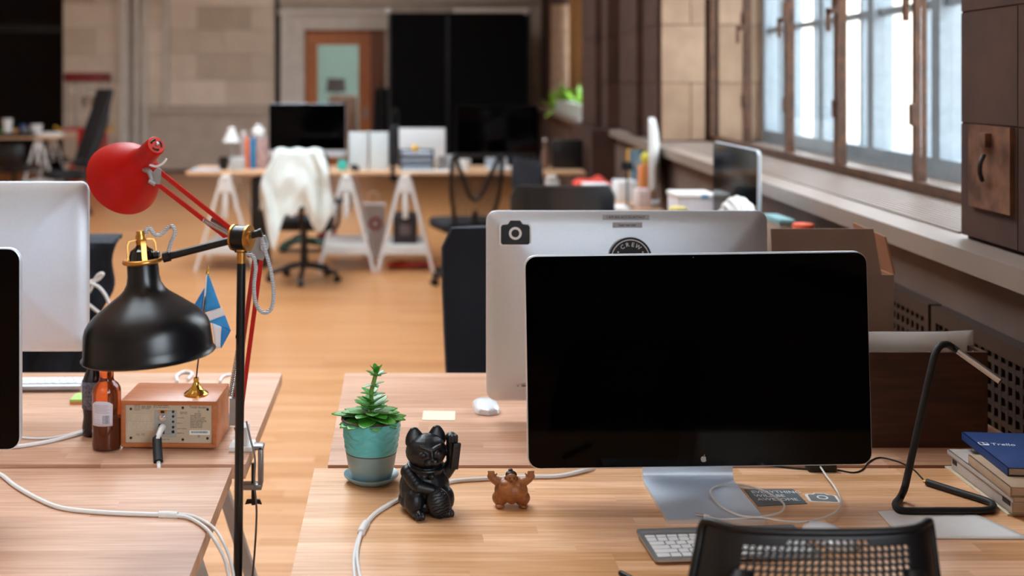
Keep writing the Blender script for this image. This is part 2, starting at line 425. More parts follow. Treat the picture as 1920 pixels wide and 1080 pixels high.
# --- back wall with the door, the dark opening and its stone blocks
def bx(px): return (px-CX)/F*YB
def bz(py): return CH-(py-CY)/F*YB
b = B()
OX0, OX1 = -8.6, bx(118); DX0, DX1, DTOP = bx(571), bx(722), bz(56)
b.b2(XL, OX0, YB, YB+.5, 0, ZC); b.b2(OX0, OX1, YB, YB+.5, 4.4, ZC)
b.b2(OX1, DX0, YB, YB+.5, 0, ZC); b.b2(DX0, DX1, YB, YB+.5, DTOP, ZC); b.b2(DX1, 2.9, YB, YB+.5, 0, ZC)
wb = struct('wall_back', b, M_stoneplain, loc=(0, 0, 0))
def blk(px0, px1, py0, py1, dep=.035, m=M_stone, name='stone_block', g=.006):
    bb = B(); bb.b2(bx(px0)+g, bx(px1)-g, YB-dep, YB+.02, bz(py1)+g, bz(py0)-g); obj(name, bb, m, wb, flat=True)
rows = [-90, -40, 12, 55, 101, 150, 198]
cuts = [[318, 400, 514], [318, 445, 514], [318, 370, 470, 514], [318, 420, 514], [318, 370, 470, 514], [318, 425, 514]]
for (y0, y1), cu in zip(zip(rows, rows[1:]), cuts):
    for a, c in zip(cu, cu[1:]): blk(a, c, y0, y1)
rows2 = [-90, -40, 6, 53, 104, 156, 208, 260, 325]
for k, (y0, y1) in enumerate(zip(rows2, rows2[1:])):
    cu = [120, 180, 228] if k % 2 else [120, 228]
    for a, c in zip(cu, cu[1:]): blk(a, c, y0, y1)
for k, (y0, y1) in enumerate(zip(rows, rows[1:])): blk(262, 309, y0, y1)
for a, c in ((279, 390), (390, 470), (470, 526)): blk(a, c, 212, 318, .02, M_stoneplain, 'wainscot_panel')
b = B(); b.b2(bx(279), bx(526), YB-.09, YB, bz(211), bz(199)).b2(bx(279), bx(526), YB-.06, YB, bz(216), bz(211)); obj('chair_rail', b, M_stoneplain, wb, flat=True)
for a, c, dp in ((228, 246, .22), (255, 263, .16), (270, 278, .12), (308, 317, .12)):
    bb = B(); bb.b2(bx(a), bx(c), YB-dp, YB, 0 if a < 300 else bz(199), ZC); obj('pilaster_moulding', bb, M_trim, wb, flat=True)
b = B(); b.b2(bx(120), bx(526), YB-.04, YB, 0, bz(318)); struct('baseboard_back', b, mat('dark_baseboard', (84, 68, 62), .7))
# door surround
b = B(); b.b2(bx(516), bx(526), YB-.02, YB+.02, 0, bz(-10)); obj('shadow_joint', b, M_dark, wb, flat=True)  # dark strip painted in for the shadow of the groove
b = B(); b.b2(bx(528), DX0, YB-.12, YB+.05, 0, DTOP).b2(bx(528), bx(545), YB-.18, YB, 0, bz(25)); obj('door_surround', b, M_trim, wb, flat=True)
b = B(); b.b2(bx(528), bx(730), YB-.12, YB+.05, DTOP, bz(25)).b2(bx(524), bx(735), YB-.2, YB, bz(28), bz(18)); obj('door_lintel', b, M_trim, wb, flat=True)
b = B(); b.b2(bx(524), bx(1000), YB-.1, YB, bz(8), bz(-40)); obj('lintel_frieze', b, M_stoneplain, wb, flat=True)
# door leaf with a glass panel
dr = bpy.data.objects.new('door_1', None); COL.objects.link(dr); dr['kind'] = 'structure'; dr.location = ((DX0+bx(695))/2, YB+.1, 0)
def dpart(name, x0, x1, z0, z1, m, y0=YB+.08, y1=YB+.13):
    bb = B(); bb.b2(x0-dr.location.x, x1-dr.location.x, y0-dr.location.y, y1-dr.location.y, z0, z1); return obj(name, bb, m, dr, flat=True)
GX0, GX1, GT = bx(595), bx(672), bz(84)
dpart('stile', DX0, GX0, 0, DTOP, M_wood); dpart('stile', GX1, bx(695), 0, DTOP, M_wood)
dpart('rail', GX0, GX1, GT, DTOP, M_wood); dpart('rail', GX0, GX1, 0, .35, M_wood)
dpart('pane', GX0, GX1, .35, GT, M_glass, YB+.1, YB+.105); dpart('door_handle', bx(684), bx(688), .95, 1.15, M_steel, YB+.02, YB+.08)
dpart('jamb', bx(695), DX1, 0, DTOP, mat('brown_jamb', (120, 66, 34), .5), YB+.02, YB+.3)
# side room seen through the glass of the door, lit through an unseen ceiling slot added for it
b = B()
X0, X1 = DX0-.8, DX1+.8
M_teal = mat('pale_teal_plaster', (176, 196, 190), .9, var=.03)
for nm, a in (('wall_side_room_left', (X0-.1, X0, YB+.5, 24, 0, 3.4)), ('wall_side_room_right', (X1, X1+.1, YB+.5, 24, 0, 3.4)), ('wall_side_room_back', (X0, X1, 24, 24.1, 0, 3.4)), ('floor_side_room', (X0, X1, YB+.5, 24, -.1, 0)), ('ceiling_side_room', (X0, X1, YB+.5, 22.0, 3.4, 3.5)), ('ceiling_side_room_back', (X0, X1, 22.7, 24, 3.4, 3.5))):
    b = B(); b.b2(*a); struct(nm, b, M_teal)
# dark room beyond the opening on the left
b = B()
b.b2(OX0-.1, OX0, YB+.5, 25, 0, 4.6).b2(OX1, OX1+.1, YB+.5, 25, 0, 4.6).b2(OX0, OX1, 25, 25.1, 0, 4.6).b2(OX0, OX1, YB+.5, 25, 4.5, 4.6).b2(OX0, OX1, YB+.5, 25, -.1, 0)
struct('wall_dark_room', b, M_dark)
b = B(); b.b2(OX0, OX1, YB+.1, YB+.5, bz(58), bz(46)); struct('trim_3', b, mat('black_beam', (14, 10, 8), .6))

# ================================================================== TABLES AND TRESTLES
def table_top(label, x0, x1, y0, y1, m=M_beech, staves=True, group=None, rz=0):
    t = thing('desk', label, 'table', ((x0+x1)/2, y0, DZ-.03), rz, group)
    w, dp = x1-x0, y1-y0; h = .03
    if not staves:
        b = B(); b.b2(-w/2, w/2, 0, dp, 0, h, .002); obj('slab', b, m, t); return t
    b = B(); b.b2(-w/2+.003, w/2-.003, .003, dp-.003, .001, h-.003); obj('core', b, M_core, t, flat=True)
    n = round(dp/.0375); rw = dp/n
    for r in range(n):
        x = -w/2; off = random.uniform(.15, .6); k = 0
        while x < w/2-1e-4:
            e = x+(off if k == 0 else random.uniform(.3, .72)); k += 1
            if w/2-e < .18: e = w/2
            b = B(); b.b2(x, e, r*rw, (r+1)*rw, 0, h); obj('stave', b, m, t, flat=True); x = e
    return t
ta = table_top('beech block desk at lower left carrying the long white cable', -1.84, -.332, 1.62, 2.381, rz=math.radians(.8))
tb = table_top('beech block desk holding the wooden radio and bottles', -1.86, -.318, 2.412, 3.166)
tc = table_top('beech block desk carrying the black cat figurine and the black screen', -.174, 1.326, 1.62, 2.387, M_beech_warm)
td = table_top('beech block desk with the square note and the white mouse', -.148, 1.35, 2.407, 3.163)
te = table_top('far beech table holding the monitor behind the draped shirt', -1.846, -.082, 10.1, 10.85, M_far, False)
tf = table_top('far beech table with the paper trays and brown bottle', -.044, 1.60, 10.1, 10.85, M_far, False)
tg = table_top('paper-strewn wooden table against the window wall', .95, 1.60, 7.1, 8.7, M_far, False)
th = table_top('wooden table under the sill with the angled dark monitor', .72, 1.43, 4.0, 5.7, M_far, False)
tk = table_top('cluttered meeting table at far left before the dark doorway', -6.6, -4.72, 16.3, 17.2, M_far, False)

def trestle(label, x, y0, y1, h=DZ-.03, sp=.255):
    t = thing('trestle', label, 'trestle', (x, y0, 0)); L = y1-y0
    b = B(); b.b2(-.035, .035, 0, L, h-.03, h, .004); obj('top_beam', b, M_white, t)
    for yy in (.03, L-.03):
        b = B(); b.b2(-.055, .055, yy-.02, yy+.02, h-.14, h-.03, .004); obj('head_block', b, M_white, t)
        b = B(); b.b2(-.022, .022, yy-.014, yy+.014, h-.36, h-.14, .003); obj('height_post', b, M_white, t)
        for s in (-1, 1):
            b = B(); q = Vector((s*.05, yy, h-.08)); f = Vector((s*sp, yy, 0)); wv = Vector((.014, 0, 0)); dv = Vector((0, .013, 0))
            b.hexa([f-wv-dv, f+wv-dv, f+wv+dv, f-wv+dv, q-wv-dv, q+wv-dv, q+wv+dv, q-wv+dv]); obj('leg', b, M_white, t, flat=True)
        b = B(); b.b2(-sp*.80, sp*.80, yy-.012, yy+.012, .145, .21); obj('crossbar', b, M_white, t)
    b = B(); b.b2(-sp*.74, sp*.74, .04, L-.04, .21, .222); obj('shelf', b, M_white, t)
    return t
trestle('white trestle at the left end of the far table under the monitor', -1.49, 9.98, 10.72)
trestle('white trestle beside the chair with the shirt, left of the pair', -.46, 9.98, 10.72, sp=.235)
trestle('white trestle with the dark carton on it, right of the pair', .045, 9.98, 10.72, sp=.235)
trestle('white trestle below the far table near the brown stone pier', 1.3, 9.98, 10.72)
trestle('white trestle under the right end of the left cable desk', -.80, 1.80, 2.3)
trestle('white trestle whose leg shows behind the black lamp pole', -.523, 2.46, 2.93, sp=.284)
trestle('white trestle under the left end of the cat desk', .12, 1.95, 2.3, sp=.2)
trestle('white trestle under the desk with the square note', .22, 2.6, 3.1)
trestle('white trestle under the right end of the cat desk', 1.02, 1.78, 2.3)
trestle('white trestle under the note desk by the lattice', 1.02, 2.6, 3.1)
trestle('white trestle at the outer end of the left cable desk', -1.5, 1.8, 2.3)
trestle('white trestle at the outer end of the radio desk', -1.5, 2.55, 3.1)
for lb, x, a, c in (('white trestle under the papers by the window wall', 1.27, 7.2, 8.6), ('white trestle under the table with the angled dark monitor', 1.07, 4.1, 5.6)):
    trestle(lb, x, a, c)
for lb, x in (('white trestle at the outer end of the cluttered meeting table', -6.2), ('white trestle of the meeting table beside the tall dark chair', -5.05)):
    trestle(lb, x, 16.35, 17.1)

# ================================================================== OFFICE CHAIRS (sitter faces -y, backrest at +y)
def office_chair(label, loc, rz, m, bw=.48, z0=.58, z1=1.08, lean=.12, group=None, arms=True, style='pad', seatz=.47, back_th=.075):
    t = thing('office_chair', label, 'chair', loc, rz, group)
    b = B(); b.box((0, 0, seatz), (.48, .46, .09), bev=.035, seg=4); obj('seat', b, m, t)
    hh = z1-z0
    if style == 'pad':
        b = B()
        def f(u, v):                                    # closed padded shell swept by rounded section
            return None
        rs = []
        n = 10
        for j in range(n+1):
            v = j/n; z = z0+hh*v
            ww = bw/2*(1-.10*(1-v)-.04*v**4)
            if v > .9: ww *= 1-.10*((v-.9)/.1)**2
            y = .22+lean*v+.02*math.sin(v*PI)
            th_ = back_th*(.55+.45*math.sin(min(1, v*1.15+.1)*PI))
            ring = []
            for k in range(20):
                a = 2*PI*k/20; cx_ = math.copysign(abs(math.cos(a))**.45, math.cos(a)); cy_ = math.copysign(abs(math.sin(a))**.7, math.sin(a))
                x = cx_*ww; ring.append(Vector((x, y+cy_*th_/2-.05*(x/ww)**2, z)))
            rs.append(ring)
        b.rings(rs); obj('backrest', b, m, t)
    elif style == 'mesh':
        top = []
        b = B()
        pts = [(-bw/2*.75, z0), (-bw/2, z0+hh*.5), (-bw/2*.95, z1), (-.05, z0+hh*.42), (.05, z0+hh*.42), (bw/2*.95, z1), (bw/2, z0+hh*.5), (bw/2*.75, z0)]
        b.tube([(x, .24+lean*(z-z0)/hh, z) for x, z in pts], .017, 8, 5); obj('back_frame', b, M_black, t)
        b = B()
        nx, nz = 22, 26
        for i in range(nx+1):
            x = (i/nx-.5)*bw*.94; zz = z1-.02-(hh*.5)*(1-abs(x)/(bw*.47))*.9
            b.cyl((x, .235, z0), (x, .235+lean*(zz-z0)/hh, zz), .0022, seg=4)
        for j in range(nz):
            z = z0+hh*j/nz; lim = .47*bw; inner = 0 if z < z0+hh*.52 else (z-(z0+hh*.52))/(hh*.45)*lim
            for s in (-1, 1):
                if inner < lim: b.cyl((s*inner, .235+lean*(z-z0)/hh, z), (s*lim, .235+lean*(z-z0)/hh, z), .0022, seg=4)
        obj('back_mesh', b, M_char, t, flat=True)
    b = B(); b.tube([(0, .05, seatz-.05), (0, .24, seatz-.03), (0, .27, seatz+.1), (0, .24+lean*.2+.03, z0+.1)], .02, 8, 4); obj('back_support', b, M_black, t)
    b = B(); b.cyl((0, 0, .10), (0, 0, seatz-.04), .026, seg=14).cyl((0, 0, .10), (0, 0, .28), .034, seg=14); obj('gas_lift', b, M_black, t)
    for k in range(5):
        a = 2*PI*k/5+.3; c, s = math.cos(a), math.sin(a)
        b = B(); b.tube([(0, 0, .13), (c*.16, s*.16, .105), (c*.29, s*.29, .07)], .02, 8, 3); lg = obj('base_leg', b, M_black, t)
        b = B(); p = Vector((c*.29, s*.29, 0)); tv = Vector((-s, c, 0))*.025
        b.cyl(p-tv+Vector((0, 0, .027)), p+tv+Vector((0, 0, .027)), .027, seg=14).cyl(p+Vector((0, 0, .03)), p+Vector((0, 0, .075)), .008, seg=8); obj('caster', b, M_black, lg)
    if arms:
        for s in (-1, 1):
            b = B(); b.tube([(s*.2, .05, seatz-.04), (s*.275, .05, seatz-.02), (s*.285, .05, seatz+.16)], .014, 8, 4)
            b.box((s*.285, .0, seatz+.18), (.07, .24, .03), bev=.012, seg=3); obj('armrest', b, M_black, t)
    return t
office_chair('navy fabric chair directly behind the aluminium computer back with stickers', (.40, 3.42, 0), 0, M_navy, .56, .56, 1.165, .10, seatz=.48, back_th=.10)
office_chair('black chair behind the aluminium display at left, jacket over it', (-1.19, 3.45, 0), 0, M_char, .48, .55, 1.06, .1)
office_chair('desk chair in front of the far table, hidden under a white shirt', (-.78, 9.55, 0), PI, M_char, .46, .60, 1.05, .10)
office_chair('grey mesh-back chair with V-shaped frame before the far table', (.52, 9.45, 0), PI+.25, M_char, .40, .50, 1.05, .1, style='mesh', arms=False)
office_chair('dark chair seen from the side, right of the mesh-back chair', (1.20, 9.2, 0), PI/2+.5, M_navy, .42, .55, 1.02, .08)
M_leather = mat('black_leather', (22, 27, 32), .33, spec=.6, var=.1, scale=60)
office_chair('black leather chair whose glossy rounded top shows above the stickered computer', (.82, 6.2, 0), PI, M_leather, .55, .52, 1.10, .12, back_th=.16)
office_chair('tall dark office chair leaning beside the red popcorn cart', (-3.98, 14.0, 0), -PI/2+.6, M_char, .5, .58, 1.52, .30, seatz=.5, back_th=.16)

# ================================================================== DISPLAYS (front faces -y; origin at base of foot)
def shell(b, w, h, z0, r=.022, bulge=.02, edge=.012):
    rs = []
    for ins, y in ((.0015, 0), (0, .0015), (0, edge), (.004, edge+.004), (.03, edge+bulge*.45), (.09, edge+bulge*.85), (.15, edge+bulge)):
        rr = max(.006, r-ins*.1)
        rs.append([Vector((x, y, z0+h/2+z)) for x, z in rrect(w-2*ins, h-2*ins, rr)])
    b.rings(rs)
def apple(parent, loc, s, m):
    pts = []
    for i in range(28):                       # rounded fruit outline with notches above and below and a bite on the right
        a = 2*PI*i/28; x, y = math.sin(a), math.cos(a)
        r = 1-.16*math.exp(-((a if a < PI else a-2*PI)/.35)**2)-.10*math.exp(-((a-PI)/.3)**2)
        X, Y = x*r*.92, y*r
        dx, dy = X-1.12, Y-.12
        if math.hypot(dx, dy) < .42: q = .42/max(math.hypot(dx, dy), 1e-4); X, Y = 1.12+dx*q, .12+dy*q
        pts.append((X*s, Y*s))
    b = B(); b.prism(pts, 0, .0006, RX)
    b.prism([(.05*s, .98*s), (.12*s, 1.3*s), (.42*s, 1.55*s), (.40*s, 1.25*s)], 0, .0006, RX)
    return obj('logo', b, m, parent, flat=True, loc=loc)
def stand(t, foot_front, foot_w, arm_y, top_z, m):
    """bent sheet: foot plate on the desk, tight curve, upright behind the panel"""
    b = B(); th_ = .008
    path = [(foot_front, th_/2), (arm_y-.03, th_/2), (arm_y-.008, th_/2+.005), (arm_y, .03), (arm_y-.005, .08), (arm_y-.035, top_z)]
    path = [Vector((0, y, z)) for y, z in path]; path = [path[0]]+crom(path[1:], 5)
    rs = []
    for i, p in enumerate(path):
        a = path[max(0, i-1)]; c = path[min(len(path)-1, i+1)]; tg_ = (c-a).normalized(); n = Vector((0, -tg_.z, tg_.y))
        rs.append([p+n*th_/2+Vector((-foot_w/2, 0, 0)), p+n*th_/2+Vector((foot_w/2, 0, 0)), p-n*th_/2+Vector((foot_w/2, 0, 0)), p-n*th_/2+Vector((-foot_w/2, 0, 0))])
    b.rings(rs); return obj('stand', b, m, t)
def display(label, loc, rz, w, h, zb, m_shell=M_alu, chin=0, tilt=0, roll=0, foot=(-.10, .19, .10), name='computer_monitor', shell_kw={}, group=None):
    t = thing(name, label, 'monitor', loc, rz, group)
    T = Matrix.Translation((0, 0, zb)) @ Matrix.Rotation(roll, 4, 'Y') @ Matrix.Rotation(tilt, 4, 'X') @ Matrix.Translation((0, 0, -zb))
    b = B(); shell(b, w, h, zb, **shell_kw); bmesh.ops.transform(b.bm, matrix=T, verts=b.bm.verts); hs = obj('housing', b, m_shell, t)
    b = B()
    if chin:
        b.prism([(x, z) for x, z in rrect(w-.004, h-chin-.002, .014)], 0, .0018, T @ Matrix.Translation((0, .0005, zb+chin+(h-chin)/2)) @ RX)
    else:
        b.prism([(x, z) for x, z in rrect(w-.0035, h-.0045, .021)], 0, .0018, T @ Matrix.Translation((0, .0005, zb+h/2)) @ RX)
    obj('screen', b, M_screen, t)
    stand(t, foot[0], foot[1], foot[2], zb+h*.55, M_alu)
    return t, T
# the big black screen on the cat desk
DSC = (1316-750)/2200*2.2
mon, TM = display('large black switched-off screen with fruit logo on the cat desk', (DSC-.003, 2.2, DZ), 0, .646, .399, .064, tilt=-.035, roll=math.radians(-.75), foot=(-.112, .176, .10), name='computer_monitor')
lg = apple(mon, TM @ Vector((.006, -.0018, .064+.0155)), .0058, mat('logo_grey', (190, 192, 194), .5))
b = B(); b.cyl((0, 0, 0), (0, -.0008, 0), .0012, seg=10); obj('camera_dot', b, mat('lens_dot', (60, 62, 80), .3), mon, loc=TM @ Vector((-.005, -.0015, .064+.392)))
# aluminium computer seen from behind, with stickers
imx = (913+1443)/2; IMD = 2.70
imac, _ = display('aluminium all-in-one computer seen from behind with camera and round stickers', (P(imx, 0, IMD).x, IMD+.03, DZ), PI, .65, .440, .047, chin=.0, shell_kw=dict(r=.024, bulge=.028), foot=(-.08, .19, .11))
def onback(px, py, y=.0145):           # sticker position on the back, in the computer's local frame
    p = P(px, py, IMD+.012); return Vector((-(p.x-imac.location.x), y, p.z-DZ))
ROTB = (PI/2, 0, PI)
def backprism(name, poly, px, py, m, y, parent=imac):
    b = B(); b.prism(poly, 0, .0004); return obj(name, b, m, parent, loc=onback(px, py, y), rot=ROTB, flat=True)
# the shell bulges: put the stickers just above its flat-ish surface
def bulge_y(px, py):
    p = onback(px, py); ins = min(.325-abs(p.x), p.z-.047, .487-p.z)
    tab = ((0, .012), (.004, .016), (.03, .012+.028*.45), (.09, .012+.028*.85), (.15, .04))
    for (a, ya), (c, yc) in zip(tab, tab[1:]):
        if ins <= c: return ya+(yc-ya)*(ins-a)/(c-a)
    return .04
k = IMD/2200
cam_poly = [(-24, -21), (24, -21), (27, -18), (27, 12), (24, 16), (14, 17), (9, 24), (-9, 24), (-14, 17), (-24, 16), (-27, 12), (-27, -18)]
def grow(p, s): return [(x*s*k, y*s*k) for x, y in p]
yb = bulge_y(965, 436)+.004
st = backprism('camera_sticker_border', grow(cam_poly, 1.12), 965, 436, M_inkw, yb)
backprism('camera_sticker', grow(cam_poly, 1.0), 965, 436, M_blackcard, yb+.0005)
b = B(); b.lathe([(12*k, 0), (12*k, .0005), (7.5*k, .0005), (7.5*k, 0)], 28, cap=False); obj('camera_sticker_ring', b, M_inkw, imac, loc=onback(965, 436, yb+.0010), rot=ROTB)
M_tape = mat('label_tape', (176, 180, 184), .5, var=.03)
for s, px, py, w in (('I AM AN ACCOUNTANT', 1173, 407, 88), ('hear me roar', 1175, 421, 55)):
    yb = bulge_y(px, py)+.003
    backprism('label_tape', [(-w/2*k, -5*k), (w/2*k, -5*k), (w/2*k, 5*k), (-w/2*k, 5*k)], px, py, M_tape, yb)
    text('lettering', s, .0088, M_ink, imac, onback(px, py, yb+.0008), ROTB, sx=.92 if s[0] == 'I' else .85)
yb = .043
px, py = 1178, 482
def disc(name, r, m, y): 
    b = B(); b.cyl((0, 0, 0), (0, 0, .0004), r*k, seg=48); return obj(name, b, m, imac, loc=onback(px, py, y), rot=ROTB)
disc('round_sticker', 40, M_blackcard, yb)
b = B(); b.lathe([(36*k, 0), (36*k, .0004), (34.5*k, .0004), (34.5*k, 0)], 48, cap=False); obj('round_sticker_ring', b, M_inkw, imac, loc=onback(px, py, yb+.0006), rot=ROTB)
for ch, a in zip('CREW', (34, 12, -10, -33)):
    ar = math.radians(a); r = 26
    o = text('lettering', ch, .0135, M_inkw, imac, onback(px-math.sin(ar)*r, py-math.cos(ar)*r, yb+.0008), ROTB)
    o.rotation_euler = (Matrix.Rotation(PI, 3, 'Z') @ Matrix.Rotation(PI/2, 3, 'X') @ Matrix.Rotation(ar, 3, 'Z')).to_euler()
for a in (62, -62):
    ar = math.radians(a); b = B(); b.cyl((0, 0, 0), (0, 0, .0004), 1.4*k, seg=10); obj('sticker_dot', b, M_inkw, imac, loc=onback(px-math.sin(ar)*26, py-math.cos(ar)*26, yb+.0008), rot=ROTB)
b = B(); b.prism(grow([(-30, -6), (30, -6), (30, 3), (10, 9), (-10, 9), (-30, 3)], 1), 0, .0004); obj('sticker_banner', b, M_inkw, imac, loc=onback(px, py+2, yb+.0006), rot=ROTB)
b = B()
for dx, w in ((-18, 1.2), (-6, 5), (4, 5)): b.b2((dx-w)*k, (dx+w)*k, -.9*k, .9*k, 0, .0004)
obj('port_slots', b, M_black, imac, loc=onback(988, 721, bulge_y(988, 721)+.004), rot=ROTB)
# displays on the left
display('aluminium display seen from behind at the left edge', (P(162, 0, 2.75).x-.325, 2.78, DZ), PI, .65, .400, .150, foot=(-.08, .19, .11), shell_kw=dict(r=.02, bulge=.024))
display('black screen with silver rim cut by the left edge, nearest', (P(38, 0, 2.13).x-.325, 2.13, DZ), 0, .65, .367, .118, foot=(-.11, .18, .10), shell_kw=dict(r=.024))
# far displays
display('far black monitor behind the chair with the white shirt', (P(575.5, 0, 10.4).x, 10.45, DZ), 0, .69, .475, .105, chin=.06, foot=(-.1, .2, .1))
display('far black monitor left of the window ledge plants', (P(933, 0, 10.4).x, 10.45, DZ), 0, .72, .46, .10, chin=.04, foot=(-.1, .2, .1), m_shell=M_black)
display('dark monitor angled along the sill, behind the stickered computer', (1.351, 4.75, DZ), -PI/2-.02, .67, .44, .085, foot=(-.1, .19, .08))
display('white computer seen edge-on beside the window sill', (1.60, 7.55, DZ), -PI/2-.21, .60, .44, .10, m_shell=M_white, foot=(-.1, .19, .07), shell_kw=dict(edge=.035, bulge=.03))

# ================================================================== LAMP: black floor lamp with brass fittings
LD = 2.0; lk = LD/2200
lamp = thing('floor_lamp', 'black floor lamp with brass fittings and wide dome shade', 'lamp', (P(450, 0, LD).x, LD, 0))
def lo(px, py, dd=0): return P(px, py, LD+dd)-lamp.location
b = B(); b.lathe([(.0, 0), (.125, 0), (.13, .006), (.12, .016), (.02, .02), (.012, .03)], 40); obj('base', b, M_lampblk, lamp)
b = B(); b.cyl(lo(446, 1078)*1+Vector((0, 0, -.0)), lo(452.5, 488), .0076, seg=18).cyl((0, 0, .02), lo(446, 1078), .0076, seg=18); obj('pole', b, M_lampblk, lamp)
b = B(); p = lo(442, 631); b.cyl(p, p+Vector((.01, 0, 0)), .0035, seg=10).cyl(lo(449.4, 690)-Vector((0, 0, .0006)), lo(449.4, 690)+Vector((0, 0, .0006)), .0081, seg=18); obj('pole_screw', b, M_black, lamp)
b = B(); b.lathe([(.0078, -.021), (.0078, -.002), (.013, .0), (.013, .003)], 20, Matrix.Translation(lo(452.5, 470))); obj('pole_collar', b, M_brass, lamp)
jc = lo(453, 446)
jx = Vector((.94, -.34, 0)).normalized()
b = B(); b.cyl(jc-jx*.013, jc+jx*.012, .0205, seg=28).b2(jc.x-.011, jc.x+.011, -.011, .011, jc.z-.024, jc.z-.012, .002); obj('joint', b, M_lampblk, lamp)
b = B()
for s in (1, -1): b.cyl(jc+jx*s*.0122, jc+jx*s*.0155, .0225, seg=28)
b.cyl(jc+jx*.0155, jc+jx*.0185, .0115, seg=20); obj('joint_disc', b, M_brass, lamp)
a0, a1 = lo(306, 483), lo(491, 436, -.0)
b = B(); b.cyl(a0, a1, .0066, seg=16).cyl(a0, a0.lerp(a1, .07), .009, seg=16).cyl(a0.lerp(a1, .97), a1, .0078, seg=16); obj('arm', b, M_lampblk, lamp)
S = Matrix.Translation(lo(279, 663)) @ Matrix.Rotation(math.radians(-4), 4, 'Y')
prof = [(123.5, -2), (125, 0), (123, 2), (120.5, 6), (119.5, 20), (117.5, 44), (114, 56), (107, 67), (96, 78), (78, 91), (60, 104), (46, 114), (38, 122), (32, 133), (29.5, 147), (29, 172)]
inner = [(r-2.2, z-1.4) for r, z in reversed(prof[3:])]
b = B(); b.lathe([(r*lk, z*lk) for r, z in prof+inner+[(120, -1)]], 64, S, cap=False); obj('shade', b, M_lampblk, lamp, ang=60)
b = B(); b.tube([S @ Vector((math.cos(a*PI/6)*33*lk, math.sin(a*PI/6)*33*lk, 174*lk)) for a in range(12)], 4.6*lk, 10, 4, close=True)
b.lathe([(9*lk, 205*lk), (10*lk, 212*lk), (10*lk, 222*lk), (8*lk, 225*lk), (8*lk, 231*lk)], 20, S)
for a in range(4):
    an = math.radians(a*90-68); c, s_ = math.cos(an), math.sin(an)
    Mx = S @ Matrix.Rotation(an, 4, 'Z')
    path = [(31, 174), (27.5, 186), (27.5, 206), (24, 214), (10, 216)]
    rs = []
    for (r, z) in path: rs.append([Mx @ Vector((r*lk, -4.6*lk, z*lk)), Mx @ Vector((r*lk, 4.6*lk, z*lk)), Mx @ Vector(((r-2.5)*lk, 4.6*lk, (z-1.5)*lk)), Mx @ Vector(((r-2.5)*lk, -4.6*lk, (z-1.5)*lk))])
    b.rings(rs)
obj('cage', b, M_brass, lamp)
b = B(); b.lathe([(24*lk, 168*lk), (24*lk, 184*lk), (21*lk, 194*lk), (12*lk, 200*lk), (8*lk, 206*lk)], 28, S).cyl(S @ Vector((20*lk, 0, 183*lk)), S @ Vector((33*lk, 0, 183*lk)), 8*lk, seg=16); obj('socket', b, mat('gloss_black', (8, 8, 10), .12, spec=.7), lamp)
# braided black and white cord
M_braid = bpy.data.materials.new('zigzag_braid'); M_braid.use_nodes = True
nt = M_braid.node_tree; n = nt.nodes; tcn = n.new('ShaderNodeTexCoord'); wv = n.new('ShaderNodeTexWave'); wv.inputs['Scale'].default_value = 120; wv.bands_direction = 'Z'; wv.inputs['Distortion'].default_value = 2.0
rp = n.new('ShaderNodeValToRGB'); rp.color_ramp.elements[0].position = .42; rp.color_ramp.elements[1].position = .5
rp.color_ramp.elements[0].color = (.02, .025, .035, 1); rp.color_ramp.elements[1].color = (.75, .78, .82, 1)
nt.links.new(tcn.outputs['Object'], wv.inputs[0]); nt.links.new(wv.outputs[0], rp.inputs[0]); nt.links.new(rp.outputs[0], n['Principled BSDF'].inputs['Base Color']); n['Principled BSDF'].inputs['Roughness'].default_value = .7
b = B(); b.tube([lo(274, 438), lo(275, 431), lo(281, 428), lo(289, 439), lo(301, 440), lo(314, 428), lo(324, 425, -.004), lo(328, 437, -.006), lo(321, 453, -.004), lo(315, 475)], .0034, 8, 6); obj('braided_cord', b, M_braid, lamp)
b = B(); b.tube([lo(489, 438, .004), lo(495, 462, .012), lo(506, 500, .02), lo(513, 545, .022), lo(509, 578, .022), lo(494, 586, .02), lo(480, 570, .016), lo(476, 535, .012), lo(479, 500, .008), lo(474, 480, .006), lo(458, 474, .002)], .0034, 8, 6); obj('braided_cord', b, M_braid, lamp)

# ================================================================== LAMP: red clamp lamp
RD = 2.55
rl = thing('clamp_lamp', 'red jointed-arm lamp clamped to the radio desk edge', 'lamp', D(452, 846))
def ro(px, py, d=RD): return P(px, py, d)-rl.location
ax = Vector((-.562, .68, -.467)).normalized()
cap = ro(293, 272, 2.50)
q = ax.to_track_quat('Z', 'Y').to_matrix().to_4x4(); HM = Matrix.Translation(cap) @ q
prof = [(.0185, 0), (.0205, .002), (.0213, .01), (.0225, .05), (.0245, .066), (.031, .078), (.047, .096), (.063, .118), (.0765, .146), (.084, .172), (.0855, .176)]
inner = [(r-.0016, z+.0008) for r, z in reversed(prof[3:])]
b = B(); b.lathe(prof+inner, 56, HM, cap=False); obj('shade', b, M_red, rl, ang=50)
M_redcap = mat('pale_red_cap', (206, 70, 60), .4)
b = B(); b.lathe([(.0188, -.0005), (.0188, .002)], 32, HM); cp = obj('shade_cap', b, M_redcap, rl)
b = B()
for k3 in range(3):
    pts = []
    for i in range(9):
        a = math.radians(k3*120+18+i*9); pts.append(HM @ Vector((math.cos(a)*.0118, math.sin(a)*.0118, -.0006)))
    b.tube(pts, .0024, 8, 2)
obj('vent_slot', b, M_black, cp)
b = B(); b.cyl(HM @ Vector((0, 0, -.006)), HM @ Vector((0, 0, 0)), .0035, seg=12).ell(HM @ Vector((0, 0, -.006)), .0045, u=10, v=8); obj('cap_screw', b, M_chrome, cp)
